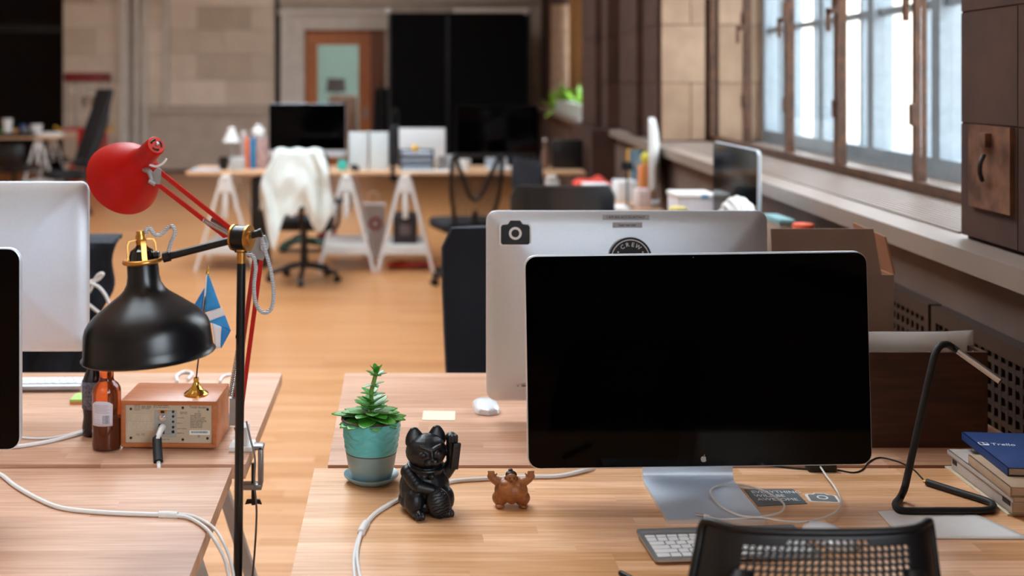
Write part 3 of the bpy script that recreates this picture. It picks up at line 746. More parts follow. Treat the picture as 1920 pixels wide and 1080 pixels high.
b = B(); b.tube([ro(268, 316, 2.54), ro(280, 322, 2.53), ro(286, 336, 2.53)], .006, 8, 3).tube([ro(280, 338, 2.53), ro(292, 345, 2.53)], .006, 8, 1)
b.prism([(-.012, -.016), (.010, -.018), (.012, .014), (.004, .018), (-.010, .004)], -.003, .003, Matrix.Translation(ro(292, 330, 2.53)) @ RX); obj('head_bracket', b, M_steel, rl)
b = B(); b.tube([ro(281, 309, 2.53), ro(292, 312, 2.525), ro(303, 308, 2.52), ro(309, 302, 2.52), ro(312, 297, 2.52)], .0026, 8, 4); obj('switch_lead', b, M_white, rl)
el = ro(486, 455, 2.55)
def bar(name, p, q_, w, m):
    b = B(); p, q_ = Vector(p), Vector(q_); dv = (q_-p).normalized(); n1 = Vector((0, 1, 0)); n2 = dv.cross(n1).normalized()
    b.hexa([p-n1*w-n2*w, p+n1*w-n2*w, p+n1*w+n2*w, p-n1*w+n2*w, q_-n1*w-n2*w, q_+n1*w-n2*w, q_+n1*w+n2*w, q_-n1*w+n2*w]); return obj(name, b, m, rl, flat=True)
bar('upper_arm_bar', ro(301, 323), ro(470, 459), .0046, M_redbar)
bar('upper_arm_bar', ro(297, 346), ro(470, 480), .0046, M_redbar)
def spring(p, q_, r=.0045, turns=26):
    p, q_ = Vector(p), Vector(q_); dv = q_-p; n1 = dv.orthogonal().normalized(); n2 = dv.normalized().cross(n1)
    b = B(); b.tube([p+dv*i/(turns*6)+n1*math.cos(i*PI/3)*r+n2*math.sin(i*PI/3)*r for i in range(turns*6+1)], .0011, 5, 1)
    b.cyl(p, q_, .0032, seg=8); return obj('spring', b, M_chrome, rl)
spring(ro(381, 413, 2.543), ro(432, 440, 2.543)); spring(ro(396, 411, 2.555), ro(448, 440, 2.555))
b = B(); b.prism([(-.022, -.022), (.010, -.03), (.022, .002), (.014, .024), (-.016, .02)], -.006, .006, Matrix.Translation(ro(485, 462)) @ RX)
b.cyl(ro(496, 463, 2.535), ro(496, 463, 2.565), .009, seg=12); obj('elbow_plate', b, M_steel, rl)
bar('lower_arm_bar', ro(492, 472), ro(452, 770, 2.53), .0046, M_redbar)
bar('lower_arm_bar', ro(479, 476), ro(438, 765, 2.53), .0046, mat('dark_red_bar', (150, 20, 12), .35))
spring(ro(446, 655, 2.52), ro(431, 742, 2.515)); spring(ro(452, 655, 2.535), ro(437, 742, 2.53))
b = B(); b.prism([(-.010, -.03), (.012, -.03), (.014, .028), (-.010, .028)], -.008, .008, Matrix.Translation(ro(440, 770, 2.52)) @ RX).cyl(ro(443, 800, 2.52), Vector((.0, .02, .012)), .006, seg=12); obj('base_pivot', b, M_steel, rl)
zt = .0
b = B(); b.b2(-.026, .026, -.006, .05, .0, .010, .002).b2(-.012, .014, .002, .04, .01, .05, .004); cl = obj('clamp_jaw', b, M_white, rl)
cx = D(478, 868, 0).x-rl.location.x
b = B(); b.b2(.024, cx+.008, .004, .03, .0, .010, .002).b2(cx-.004, cx+.006, .004, .03, -.075, .008, .002).b2(-.0, cx+.004, .004, .03, -.085, -.073, .002); obj('clamp_bracket', b, M_steel, rl)
b = B(); b.cyl((cx-.015, .018, -.12), (cx-.015, .018, -.031), .0045, seg=12)
b.prism([(-.018, -.004), (-.006, -.002), (.006, -.002), (.018, -.004), (.014, .006), (-.014, .006)], -.003, .003, Matrix.Translation((cx-.015, .018, -.115)) @ RX); obj('clamp_screw', b, M_black, rl)
b = B(); b.tube([ro(462, 790, 2.49), ro(470, 825, 2.47), ro(478, 860, 2.46), ro(477, 905, 2.46), ro(481, 960, 2.46), ro(477, 1040, 2.46), ro(468, 1130, 2.5)], .0022, 6, 6); obj('lamp_cord', b, mat('grey_cord', (120, 116, 112), .5), rl)

# ================================================================== RADIO AND WHAT STANDS AROUND IT
M_cherry = mat('cherry_veneer', (186, 112, 66), .35, c2=(170, 98, 54), scale=6, stretch=(1.5, 14, 14))
rp0 = D(316, 843)
radio = thing('table_radio', 'cherry wood table radio seen from behind on the left desk', 'radio', rp0+Vector((0, 0, 0)), math.radians(-2))
w, hgt, dp = .206, .104, .150
b = B()
fr = .0095
b.b2(-w/2, w/2, 0, dp, .004, fr+.004, .0015).b2(-w/2, w/2, 0, dp, hgt-fr, hgt, .0015).b2(-w/2, -w/2+fr, 0, dp, fr, hgt-fr+.002, .001).b2(w/2-fr, w/2, 0, dp, fr, hgt-fr+.002, .001); obj('cabinet', b, M_cherry, radio)
b = B()
for sx in (-1, 1):
    for yy in (.02, dp-.02): b.cyl((sx*.08, yy, 0), (sx*.08, yy, .005), .008, seg=12)
obj('rubber_feet', b, M_rubber, radio)
M_rpanel = mat('radio_back_panel', (186, 170, 146), .6, var=.04)
M_rprint = mat('radio_print', (110, 98, 84), .7)
PW = w-2*fr
b = B(); b.b2(-PW/2, PW/2, .004, .012, fr+.004, hgt-fr); pn = obj('back_panel', b, M_rpanel, radio)
def rxz(cx_, cy_):   # position from the close-up of the back panel (1600 x 720 px across the panel)
    return ((cx_-862)/1475*PW, (488-cy_)/690*(hgt-2*fr-.004)+hgt/2+.002)
def rdisc(name, cx_, cy_, r, m, y=.0035, th_=.0012):
    x, z = rxz(cx_, cy_); b = B(); b.cyl((x, y, z), (x, y+th_, z), r, seg=14); return obj(name, b, m, pn)
for cx_, cy_ in ((213, 223), (213, 752), (1097, 194), (1097, 773), (1519, 219), (1517, 745)): rdisc('screw_hole', cx_, cy_, .0029, M_black)
for cx_, cy_ in ((1370, 260), (1370, 710)): rdisc('screw', cx_, cy_, .0028, M_steel)
x0, z0 = rxz(618, 720); x1, z1 = rxz(990, 245)
M_pocket = mat('pocket_grey', (158, 158, 152), .5)
b = B(); b.b2(x0, x1, .0025, .004, z0, z1); obj('socket_pocket', b, M_pocket, pn)
b = B(); b.b2(x0, x1, .0005, .004, z0, z0+.006, .001); obj('pocket_lip', b, M_pocket, pn)
for cy_ in (263, 349, 445, 544): rdisc('jack', 936, cy_, .0027, M_black, .0015, .002)
x, z = rxz(936, 630); b = B(); b.b2(x-.0028, x+.0028, .0015, .003, z-.0028, z+.0028); obj('jack', b, M_black, pn)
x, z = rxz(757, 266); b = B(); b.b2(x-.009, x+.009, .0018, .003, z-.003, z+.003); obj('terminal', b, M_brass, pn)
b = B(); b.b2(x-.004, x+.004, .0008, .003, z-.0025, z+.0025); obj('terminal_switch', b, M_black, pn)
x, z = rxz(757, 365); b = B(); b.cyl((x, -.006, z), (x, .003, z), .0055, seg=18).cyl((x, -.011, z), (x, -.006, z), .0025, seg=12).cyl((x, .0, z), (x, .003, z), .0075, seg=18); obj('aerial_connector', b, M_chrome, pn)
x, z = rxz(740, 580); b = B(); b.b2(x-.0062, x+.0062, .0012, .003, z-.011, z+.011); obj('mains_socket', b, M_black, pn)
b = B(); x_, z_ = rxz(322, 195); s = .0058
for r0, r1 in ((s, s*.86), (s*.55, s*.40)):
    b.rings([[Vector((x_+a*r0, .0036, z_+c*r0)) for a, c in ((-1, -1), (1, -1), (1, 1), (-1, 1))], [Vector((x_+a*r1, .0036, z_+c*r1)) for a, c in ((-1, -1), (1, -1), (1, 1), (-1, 1))]], cap=False)
obj('insulation_mark', b, M_rprint, pn, flat=True)
for s_, cx_, cy_, sz, al in (('Tivoli Audio', 1355, 183, .0075, 'CENTER'), ('Bluetooth', 1355, 300, .0035, 'CENTER'), ('MODEL ONE', 1225, 340, .0040, 'LEFT'), ('FC', 428, 690, .0068, 'CENTER'), ('UL', 335, 690, .0062, 'CENTER')):
    x, z = rxz(cx_, cy_); text('lettering', s_, sz, M_rprint, pn, (x, .0037, z), align=al)
b = B(); rr = random.Random(3)
def lines(xa, xb, ya, yb, n, hh):
    for i in range(n):
        cy_ = ya+(yb-ya)*i/max(1, n-1); x = xa
        while x < xb-10:
            e = min(xb, x+rr.uniform(25, 90)); (p0, z0), (p1, z1) = rxz(x, cy_+hh), rxz(e, cy_-hh)
            b.b2(p0, p1, .0034, .0042, z0, z1); x = e+14
lines(1225, 1480, 372, 398, 2, 4); lines(1225, 1500, 425, 445, 2, 4); lines(1225, 1440, 470, 550, 4, 4); lines(395, 560, 170, 215, 3, 5); lines(600, 870, 160, 190, 2, 5); lines(1050, 1190, 275, 300, 2, 4)
lines(1000, 1120, 377, 377, 1, 4); lines(1000, 1090, 475, 475, 1, 4); lines(1000, 1160, 575, 575, 1, 4); lines(1000, 1110, 655, 655, 1, 4); lines(750, 880, 772, 772, 1, 4)
obj('fine_print', b, M_rprint, pn, flat=True, kind='stuff')
b = B()
lines(230, 540, 330, 420, 4, 5); lines(160, 580, 470, 600, 6, 5); obj('caution_text', b, mat('faint_print', (204, 192, 172), .6), pn, flat=True, kind='stuff')
(xa, za), (xb_, zb_) = rxz(1212, 682), rxz(1558, 600)
b = B(); b.b2(xa, xb_, .0033, .0042, za, zb_); obj('barcode_label', b, M_paper, pn)
b = B(); x = xa+.004
while x < xb_-.004: ww = rr.choice((.0006, .0011, .0016)); b.b2(x, x+ww, .0030, .0034, za+.0035, zb_-.0018); x += ww+rr.choice((.0006, .001))
obj('barcode', b, mat('barcode_teal', (70, 104, 104), .6), pn, flat=True, kind='stuff')
# mains plug with black ferrite sleeve and white lead running down between the desks
pl = thing('power_cable', 'white plug and lead with black sleeve behind the radio', 'cable', D(300, 862))
def po(px, py, d): return P(px, py, d)-pl.location
b = B(); b.tube([po(305, 801, 2.503), po(302, 806, 2.485), po(297, 818, 2.468), po(295, 828, 2.46)], lambda t: .0075-.003*t, 10, 4); obj('plug', b, M_cable, pl)
b = B(); b.tube([po(294.5, 824, 2.46), po(294.5, 828, 2.46), po(296.5, 862, 2.425), po(297, 867, 2.42)], lambda t: .0055+.0045*min(1, 6*min(t, 1-t)), 14, 4); obj('ferrite_sleeve', b, M_rubber, pl)
b = B(); b.tube([po(297, 866, 2.42), po(298, 880, 2.403), po(298, 905, 2.396), po(298, 1000, 2.396)], .0042, 10, 4); obj('lead', b, M_cable, pl)

# bottles
M_amber = mat('amber_glass', (226, 120, 62), .03, c2=(216, 106, 50), scale=8, spec=.6, trans=.92)
M_clearg = mat('bottle_glass', (235, 225, 215), .03, trans=1.0, var=.02)
def bottle(label, loc, prof, m, capm, cap_z, lab, name='bottle'):
    t = thing(name, label, 'bottle', loc)
    b = B(); b.lathe(prof, 40); obj('body', b, m, t, ang=50)
    b = B(); r, z = prof[-1]; b.lathe([(r+.002, z-.002), (r+.002, cap_z), (r*.9, cap_z+.001)], 28); obj('cap', b, capm, t)
    return t
bp = D(200, 840)
bt = bottle('amber whisky bottle with rounded white back label', bp, [(.024, 0), (.0295, .002), (.0305, .008), (.0305, .122), (.029, .131), (.024, .139), (.0165, .145), (.0150, .150), (.0148, .172)], M_amber, M_black, .192, None)
def wrap(parent, name, r, a0, a1, z0, z1, m, top=0, th_=.0004, n=18):
    b = B()
    def f(u, v):
        a = a0+(a1-a0)*u; zt_ = z1-top*(abs(2*u-1)**3); return Vector((math.cos(a)*(r+th_), math.sin(a)*(r+th_), z0+(zt_-z0)*v))
    b.grid(n, 6, f); return obj(name, b, m, parent, solid=.0004)
b = B(); b.lathe([(.0, .004), (.0275, .004), (.0282, .010), (.0282, .066), (0, .0665)], 32); obj('whisky', b, mat('dark_whisky', (62, 20, 6), .1, spec=.5), bt)
lb = wrap(bt, 'back_label', .0306, math.radians(-142), math.radians(-52), .055, .108, mat('label_lilac_white', (214, 206, 214), .6), .008)
def arc(parent, name, r, strips, m):
    b = B()
    for a0, a1, z0, z1 in strips:
        n = max(1, int(abs(a1-a0)/.08))
        b.grid(n, 1, lambda u, v: Vector((math.cos(a0+(a1-a0)*u)*r, math.sin(a0+(a1-a0)*u)*r, z0+(z1-z0)*v)))
    return obj(name, b, m, parent, kind='stuff')
st_ = []; a = -1.62
while a < -1.10: ww = rr.choice((.02, .035, .05)); st_.append((a, a+ww, .060, .078)); a += ww+rr.choice((.02, .03))
arc(lb, 'barcode', .0313, st_, mat('barcode_grey', (110, 120, 130), .6))
arc(lb, 'fine_print', .0313, [(-2.3+rr.uniform(0, .1), -1.1-rr.uniform(0, .2), z, z+.0009) for z in (.083, .0862, .0894, .0926, .0958, .099)]+[(-2.42, -1.75, z, z+.0009) for z in (.060, .064, .068)], mat('label_print', (168, 160, 180), .6))
bd = D(176, 815)
dkb = bottle('dark purple-brown bottle behind the whisky bottle', bd, [(.020, 0), (.024, .004), (.0255, .02), (.0225, .042), (.0245, .062), (.025, .10), (.0235, .125), (.018, .14), (.0125, .152), (.0115, .172)], mat('dark_soda_glass', (34, 16, 20), .12, spec=.5), M_rubber, .188, None)
wrap(dkb, 'label', .0253, math.radians(-190), math.radians(0), .062, .122, mat('dark_label', (120, 122, 140), .5, c2=(70, 66, 84), scale=160))
# gold stand with the small flag, standing on the radio
fz = DZ+hgt
fb = P(368, 737, 2.56); fb.z = fz
fl = thing('desk_flag', 'small light blue flag with white cross on a gold stand', 'flag', fb)
fk = 2.56/2200
b = B(); b.lathe([(.0, 0), (.0262, 0), (.0265, .003), (.024, .006), (.0165, .011), (.0105, .017), (.0075, .023), (.0055, .029), (.006, .031), (.0055, .037)], 40); obj('stand', b, M_gold, fl)
tp = P(389, 520, 2.58)-fb
b = B(); b.cyl((0, 0, .036), tp, .0017, seg=10); obj('staff', b, M_black, fl)
b = B(); dv = tp.normalized(); b.cyl(tp, tp+dv*.004, .004, seg=12).cyl(tp+dv*.004, tp+dv*.009, .0025, .0045, seg=12).cyl(tp+dv*.009, tp+dv*.026, .0045, .0004, seg=12); obj('finial', b, M_gold, fl)
M_flag = mat('flag_blue', (46, 146, 214), .7, var=.06, scale=60); M_flagw = mat('flag_white', (224, 226, 232), .7, var=.03)
M_flagd = mat('flag_blue_fold', (40, 130, 198), .7, var=.06, scale=60)  # same flag blue, with the shade of the folds put into the colour
def fo(px, py, dd=0): return P(px, py, 2.575+dd)-fb
def patch(name, quad, m, bul=.003, n=6):
    a, b_, c, d = [fo(*q) for q in quad]; bb = B()
    def f(u, v):
        p = a.lerp(b_, u).lerp(d.lerp(c, u), v); return p+Vector((0, -math.sin(u*PI)*math.sin(v*PI)*bul, 0))
    bb.grid(n, n, f); return obj(name, bb, m, fl, solid=.0006)
patch('flag_hoist_band', [(386, 517), (390, 512), (384, 585), (380, 582)], M_flagw, 0)
patch('flag_cloth', [(389, 513), (394, 522), (414, 577), (384, 586)], M_flag)
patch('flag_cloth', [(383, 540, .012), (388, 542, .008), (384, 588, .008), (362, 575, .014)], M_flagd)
patch('flag_cross', [(382, 590), (415, 575), (422, 591), (388, 604)], M_flagw)
patch('flag_cloth', [(388, 604), (422, 591), (433, 620), (400, 606, -.004)], M_flag)
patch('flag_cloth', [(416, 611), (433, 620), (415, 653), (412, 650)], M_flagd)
patch('flag_cross', [(397, 605, -.002), (414, 612), (415, 652), (404, 655)], M_flagw)
# small things on the radio desk
def keyboard(label, loc, rz, w=.28, d=.115, tilt=.06, rows=6, name='computer_keyboard'):
    t = thing(name, label, 'keyboard', loc, rz)
    T = Matrix.Rotation(tilt, 4, 'X')
    def hb(y): return .006+y*.05
    b = B()
    poly = rrect(w, d, .007); b.rings([[T @ Vector((x, y+d/2, .0045)) for x, y in poly], [T @ Vector((x, y+d/2, .0085)) for x, y in poly]])
    b.cyl((-w/2+.004, d-.012, .0085), (w/2-.004, d-.012, .0085), .0085, seg=16); obj('case', b, M_alud, t)
    ks = []
    u = (w-.012)/14.5
    layout = [[1.25, 1, 1, 1, 6.0, 1, 1.0, 1.0, 1.0], [2.25]+[1]*10+[2.25], [1.75]+[1]*11+[1.75], [1.5]+[1]*12+[1], [1]*13+[1.5], [1.03]*14]
    y = .006
    for r_, row in enumerate(layout):
        kh = (d-.030)/6 if r_ < 5 else (d-.030)/6*.72
        tot = sum(row); x = -w/2+.006; sc = (w-.012)/tot
        for kw in row:
            ks.append((x+.0012, x+kw*sc-.0012, y+.0011, y+kh-.0011)); x += kw*sc
        y += kh
    cache = {}
    M_key = MATS.get('white_key') or mat('white_key', (236, 238, 240), .45, var=.02)
    for x0, x1, y0, y1 in ks:
        key = (round(x1-x0, 5), round(y1-y0, 5))
        if key not in cache:
            b = B(); b.box((0, 0, .0012), (x1-x0, y1-y0, .0024), bev=.0008, seg=1); o_ = obj('key', b, M_key, t); cache[key] = o_.data
        else: o_ = inst('key', cache[key], t)
        o_.location = T @ Vector(((x0+x1)/2, (y0+y1)/2, .0086)); o_.rotation_euler = (tilt, 0, 0)
    return t
p = D(1190, 985); q2 = D(1222, 1053)
keyboard('white keyboard with aluminium case, partly behind the foreground chair', Vector((D(1226, 1056).x+.140, D(1226, 1056).y+.003, DZ)), math.radians(4.5))
kp = D(90, 716)
keyboard('white keyboard beside the left screen, seen from its back', Vector((P(148, 0, 2.98).x-.135, 3.08, DZ)), PI+.03)
def mouse(label, loc, rz):
    b = B()
    rs = []
    for i in range(13):
        v = i/12; y = -.055+.11*v; ww = .0285*(max(.0, 1-(abs(2*v-1))**4.5))**.5+.002; h_ = .004+.018*math.sin(PI*(.12+.76*v))**.8
        rs.append([Vector((ww*math.cos(a), y, .002+h_*max(0, math.sin(a))**.6)) if a < PI+.01 else Vector((ww*math.cos(a), y, .0015)) for a in [2*PI*k/16 for k in range(16)]])
    b.rings(rs); o = obj('computer_mouse', b, mat('mouse_white', (238, 240, 244), .2, spec=.6, var=.01), None, label, 'mouse', loc=loc, rot=(0, 0, rz)); return o
mouse('white mouse on the note desk left of the computer back', D(911, 768), 0.05)
mouse('white mouse mostly hidden behind the foreground chair top', D(1556, 1014), .3)
b = B(); b.b2(-.038, .038, -.038, .038, 0, .0012); obj('sticky_note', b, mat('cream_note', (238, 222, 196), .8), None, 'single cream sticky note lying near the cat figurine', 'note', loc=D(823, 780)+Vector((0, 0, .0002)), rot=(0, 0, -.06))
g_ = thing('note_pad', 'green and orange sticky note pad beside the dark bottle', 'note pad', D(160, 752))
b = B(); b.b2(-.03, .03, -.03, .03, 0, .006); obj('orange_notes', b, mat('orange_note', (240, 150, 100), .8), g_)
b = B(); b.b2(-.03, .03, -.03, .03, .006, .012); obj('green_notes', b, mat('green_note', (176, 216, 120), .8), g_)
# ================================================================== CABLES
def cable(label, pts, r, m=M_cable, extra=(), seg=8, sub=6, lift=None):
    r_l = r if lift is None else lift
    base = D(*pts[0][:2]) if len(pts[0]) == 2 else P(*pts[0])
    ps = [D(p[0], p[1], r_l) if len(p) == 2 else P(*p) for p in pts]
    if extra:
        t = thing('cable', label, 'cable', ps[0])
        b = B(); b.tube([p-ps[0] for p in ps], r, seg, sub); obj('lead', b, m, t)
        for nm, ep, er, em in extra:
            ee = [D(p[0], p[1], r_l) if len(p) == 2 else P(*p) for p in ep]
            b = B(); b.tube([p-ps[0] for p in ee], er, 10, 4); obj(nm, b, em, t)
        return t
    b = B(); b.tube(ps, r, seg, sub); return obj('cable', b, m, None, label, 'cable')
cable('thick white cable curving across the lower left desk, splitting in two', [(-30, 882), (0, 889), (30, 912), (75, 937), (120, 953), (200, 961), (302, 965)], .0042,
      extra=[('splitter', [(298, 965), (316, 965), (333, 966)], .0062, M_cable), ('branch', [(330, 964), (360, 967), (395, 985), (415, 1010, 2.0), (432, 1050, 1.97), (441, 1100, 1.95)], .0027, M_cable),
             ('branch', [(330, 967), (355, 971), (385, 990), (402, 1012, 1.99), (422, 1050, 1.96), (432, 1100, 1.94)], .0032, M_cable)])
cable('white cable running behind the cat figurine and off the desk front', [(1122, 905, 2.397), (1116, 884, 2.395), (1105, 880), (1050, 892), (980, 894), (900, 898), (850, 902), (800, 915), (745, 938), (705, 962), (684, 985)], .0042,
      extra=[('splitter', [(687, 981), (681, 990), (677, 999)], .0070, M_cable), ('branch', [(676, 998), (667, 1025), (663, 1050), (665, 1085), (668, 1120)], .0028, M_cable), ('branch', [(678, 998), (671, 1025), (670, 1050), (676, 1085), (690, 1120)], .0028, M_cable)])
cable('thin white cord looping beside the left screen, upper of two', [(10, 812), (40, 820), (80, 822), (120, 817), (160, 806), (175, 800)], .0024)
cable('thicker white cord below the thin one beside the left screen', [(5, 838), (40, 836), (90, 828), (130, 818), (160, 810), (178, 806)], .0042)
cable('white cord curled behind the radio', [(332, 716), (332, 704), (345, 697), (360, 700), (352, 712)], .0045)
cable('short white cord right of the gold flag stand', [(412, 716), (418, 706), (432, 702)], .0035)
cable('white phone charging cord looped over the screen foot', [(1536, 872), (1548, 890), (1566, 915), (1577, 940), (1570, 958), (1540, 972), (1500, 979), (1460, 976), (1420, 970), (1380, 973), (1350, 974), (1328, 969)], .0019,
      extra=[('connector', [(1330, 969), (1320, 967)], .0034, M_cable), ('plug_tip', [(1321, 967), (1304, 965)], .0024, M_chrome),
             ('loop', [(1420, 970), (1385, 966), (1350, 948), (1333, 926), (1338, 914), (1360, 908), (1395, 910), (1430, 920), (1460, 936), (1471, 948), (1464, 960), (1440, 967), (1415, 970)], .0019, M_cable)], lift=.0115)
ad = thing('power_adapter', 'black cord switch lying behind the black screen', 'adapter', D(1543, 886))
b = B(); b.box((0, .012, .011), (.058, .026, .022), bev=.004, seg=3); obj('body', b, M_black, ad)
b = B(); b.box((-.008, .012, .0225), (.014, .012, .003), bev=.001); obj('rocker', b, M_rubber, ad)
cable('black cord running from the cord switch towards the box', [(1420, 869), (1470, 876), (1516, 880)], .002, M_black)
cable('black cord leading from the cord switch to the bent lamp', [(1570, 881), (1600, 886), (1618, 880), (1630, 866), (1650, 858), (1685, 866), (1712, 880), (1730, 898)], .0016, M_black)

# ================================================================== SUCCULENT IN A TURQUOISE POT
pp = D(696, 902)
M_pot = mat('turquoise_glaze', (96, 198, 206), .3, spec=.6, var=.05, scale=15); M_potlow = mat('grey_blue_glaze', (128, 160, 168), .28, spec=.6, var=.04)
sa = obj('saucer', B().lathe([(.0, .0), (.036, .0), (.04, .002), (.0535, .013), (.0545, .016), (.052, .016), (.038, .006), (.0, .0055)], 56), M_potlow, None, 'grey-blue saucer under the turquoise plant pot', 'saucer', loc=pp)
plant = thing('potted_succulent', 'green succulent in a turquoise pot with wavy relief', 'plant', pp+Vector((0, 0, .0056)))
R0, R1, PH = .037, .0585, .118
def potr(z): return R0+(R1-R0)*(z/PH)**.62
b = B(); b.lathe([(.0, 0)]+[(potr(z*PH/24)-(.003 if z == 0 else 0), z*PH/24) for z in range(0, 12)], 64); obj('pot_base', b, M_potlow, plant)
zl = PH*11/24
b = B(); b.lathe([(potr(zl)-.001, zl-.0006), (potr(zl)+.0004, zl-.0004), (potr(zl)+.0006, zl+.0012), (potr(zl)-.001, zl+.0016)], 64, cap=False); obj('brown_line', b, mat('brown_glaze', (70, 40, 34), .4), plant)
b = B(); rs = []
for j in range(37):
    z = zl+.001+(PH-zl-.001)*j/36; ring = []
    for i in range(160):
        a = 2*PI*i/160; e = min(1, j/4, (36-j)/4)
        wvv = math.sin(a*11+1.1*math.sin(j*.62))*math.cos(j*.55+.6*math.sin(a*5))
        ring.append(Vector((math.cos(a)*(potr(z)+.0016*wvv*e), math.sin(a)*(potr(z)+.0016*wvv*e), z)))
    rs.append(ring)
rs.append([Vector((p.x*.93, p.y*.93, PH)) for p in rs[-1]]); rs.append([Vector((p.x*.93, p.y*.93, PH-.02)) for p in rs[-2]])
b.rings(rs, cap=False); obj('pot_relief', b, M_pot, plant, ang=75)
b = B(); b.lathe([(R1-.0045, PH-.0005), (R1+.0008, PH-.0008), (R1+.0006, PH+.0014), (R1-.0040, PH+.0014)], 64, cap=False); obj('pot_rim', b, mat('rim_brown', (88, 58, 50), .4), plant)
b = B(); b.grid(24, 24, lambda u, v: Vector(((u-.5)*1.0*.074, (v-.5)*1.0*.074, PH-.012+.004*noise.noise(Vector((u*9, v*9, 0)))))); b.lathe([(0, PH-.014), (.0535, PH-.014), (.0535, PH-.0135)], 40); obj('soil', b, mat('potting_soil', (58, 40, 30), .95, var=.4, scale=200), plant, flat=True)
# one fleshy leaf, copied
def leaf_mesh(L, wd, th_):
    b = B(); rs = []; n = 9
    for i in range(n+1):
        t = i/n; ww = wd*(.38*(1-t)+1.15*t**.8*(1-t)**.55+.02); hh = th_*(1-.75*t)*(.9)
        zc = .16*L*math.sin(t*PI*.55)*-1*t+0
        rs.append([Vector((math.cos(a)*ww/2, t*L, zc+.10*abs(math.cos(a))**2*ww+math.sin(a)*hh/2)) for a in [2*PI*k/10 for k in range(10)]])
    b.rings(rs); bm = b.bm; bmesh.ops.recalc_face_normals(bm, faces=bm.faces)
    for f in bm.faces: f.smooth = True
    me = bpy.data.meshes.new('leaf'); bm.to_mesh(me); bm.free(); return me
M_leaf = mat('succulent_leaf', (52, 128, 44), .34, c2=(96, 168, 70), scale=25, rnd=.20, spec=.6)
lm = leaf_mesh(1, .80, .14); lm.materials.append(M_leaf)
stem = [Vector((0, 0, PH-.014)), Vector((.002, 0, PH+.02)), Vector((.0, -.002, PH+.05)), Vector((.006, 0, PH+.075)), Vector((.010, 0, PH+.092))]
b = B(); b.tube(stem, .0042, 8, 4); obj('stem', b, mat('succulent_stem', (120, 160, 70), .6), plant)
rl_ = random.Random(11)
def leaf(p, az, el_, L, roll=0):
    o = inst('leaf', lm, plant, p, None, (L, L, L))
    o.rotation_euler = (Matrix.Rotation(az, 3, 'Z') @ Matrix.Rotation(el_, 3, 'X') @ Matrix.Rotation(roll, 3, 'Y')).to_euler()
for k_ in range(17): leaf((0, 0, PH+rl_.uniform(-.004, .002)), k_*2*PI/17+rl_.uniform(-.1, .1), rl_.uniform(.02, .22), rl_.uniform(.064, .080) if k_ % 3 else .070)
for k_ in range(13): leaf((.001, 0, PH+.009), k_*2*PI/13+.2+rl_.uniform(-.1, .1), rl_.uniform(.18, .40), rl_.uniform(.052, .062))
for k_ in range(9): leaf((.001, 0, PH+.018), k_*2*PI/9+.5, rl_.uniform(.45, .65), rl_.uniform(.036, .044))
for k_ in range(6): leaf((.001, -.001, PH+.030), k_*2*PI/6+.3, rl_.uniform(.5, .8), .032)
for k_ in range(5): leaf((.001, -.001, PH+.047), k_*2*PI/5+.9, rl_.uniform(.2, .6), .027)
for k_ in range(4): leaf((.004, 0, PH+.066), k_*2*PI/4+.4, rl_.uniform(-.1, .4), .024)
for k_ in range(7): leaf((.009, 0, PH+.084), k_*2*PI/7, rl_.uniform(.35, .7), .023)
for k_ in range(4): leaf((.010, 0, PH+.088), k_*2*PI/4+.3, 1.1, .022)

# ================================================================== BLACK LUCKY CAT
M_cat = mat('matt_black_ceramic', (13, 16, 22), .40, spec=.5, var=.1)
catp = D(797, 955)
cat = thing('cat_figurine', 'matt black beckoning cat figurine with raised paw', 'figurine', catp, math.radians(17)); cat.scale = (.95, .95, .94)
b = B()
b.ell((0, .004, .044), (.050, .044, .050)).ell((0, .004, .020), (.052, .050, .022)).ell((0, .002, .078), (.038, .033, .026))
b.ell((0, -.006, .1165), (.0405, .034, .0335)).ell((0, -.018, .106), (.030, .022, .020))           # head, cheeks
b.ell((-.0065, -.0385, .104), (.0085, .0075, .0075)).ell((.0065, -.0385, .104), (.0085, .0075, .0075)).ell((0, -.0445, .1115), (.0046, .0040, .0034))        # muzzle, nose
b.capsule((0, -.038, .127), (0, -.0435, .112), .0042, .0038, 6)                                          # nose bridge
for s in (-1, 1):
    b.capsule((s*.005, -.0375, .128), (s*.020, -.034, .1345), .0040, .0030, 6)                            # brow
    b.ell((s*.015, -.0345, .1185), (.0088, .0060, .0058))
    for i in range(9): b.ell((s*(.0215+.0015*i/8), -.004+.002*i/8, .134+.0235*i/8), ((.0200-.0105*(i/8)**2.2), .0095-.0040*i/8, .010-.004*i/8))
    b.ell((s*.030, -.026, .028), (.020, .022, .026))                                                     # knees
    b.capsule((s*.030, -.040, .009), (s*.028, -.050, .009), .0115, .0105, 4)                             # feet
    for i in (-1, 0, 1): b.ell((s*.029+i*.006, -.058, .009), (.0042, .006, .0075), u=10, v=8)
b.capsule((-.037, -.004, .078), (-.026, -.034, .058), .014, .0125, 6).capsule((-.026, -.034, .058), (.000, -.043, .052), .0125, .010, 6)   # lowered arm
b.capsule((.040, -.004, .070), (.052, -.010, .088), .014, .0125, 6).capsule((.052, -.010, .088), (.047, -.020, .137), .012, .0105, 9).ell((.0455, -.024, .144), (.012, .012, .0105))
for i in (-1, 0, 1): b.capsule((.0455+i*.0068, -.033, .148), (.0455+i*.0068, -.034, .139), .0038, .0034, 4)
cb = remesh(b, .0011, 3); obj('body', cb, M_cat, cat, ang=180)
b = B(); b.tube([(math.cos(a*PI/8)*.0335, -.006+math.sin(a*PI/8)*.031, .0885-.004*math.sin(a*PI/8)*-1) for a in range(16)], .0038, 8, 3, close=True); obj('collar', b, M_cat, cat)
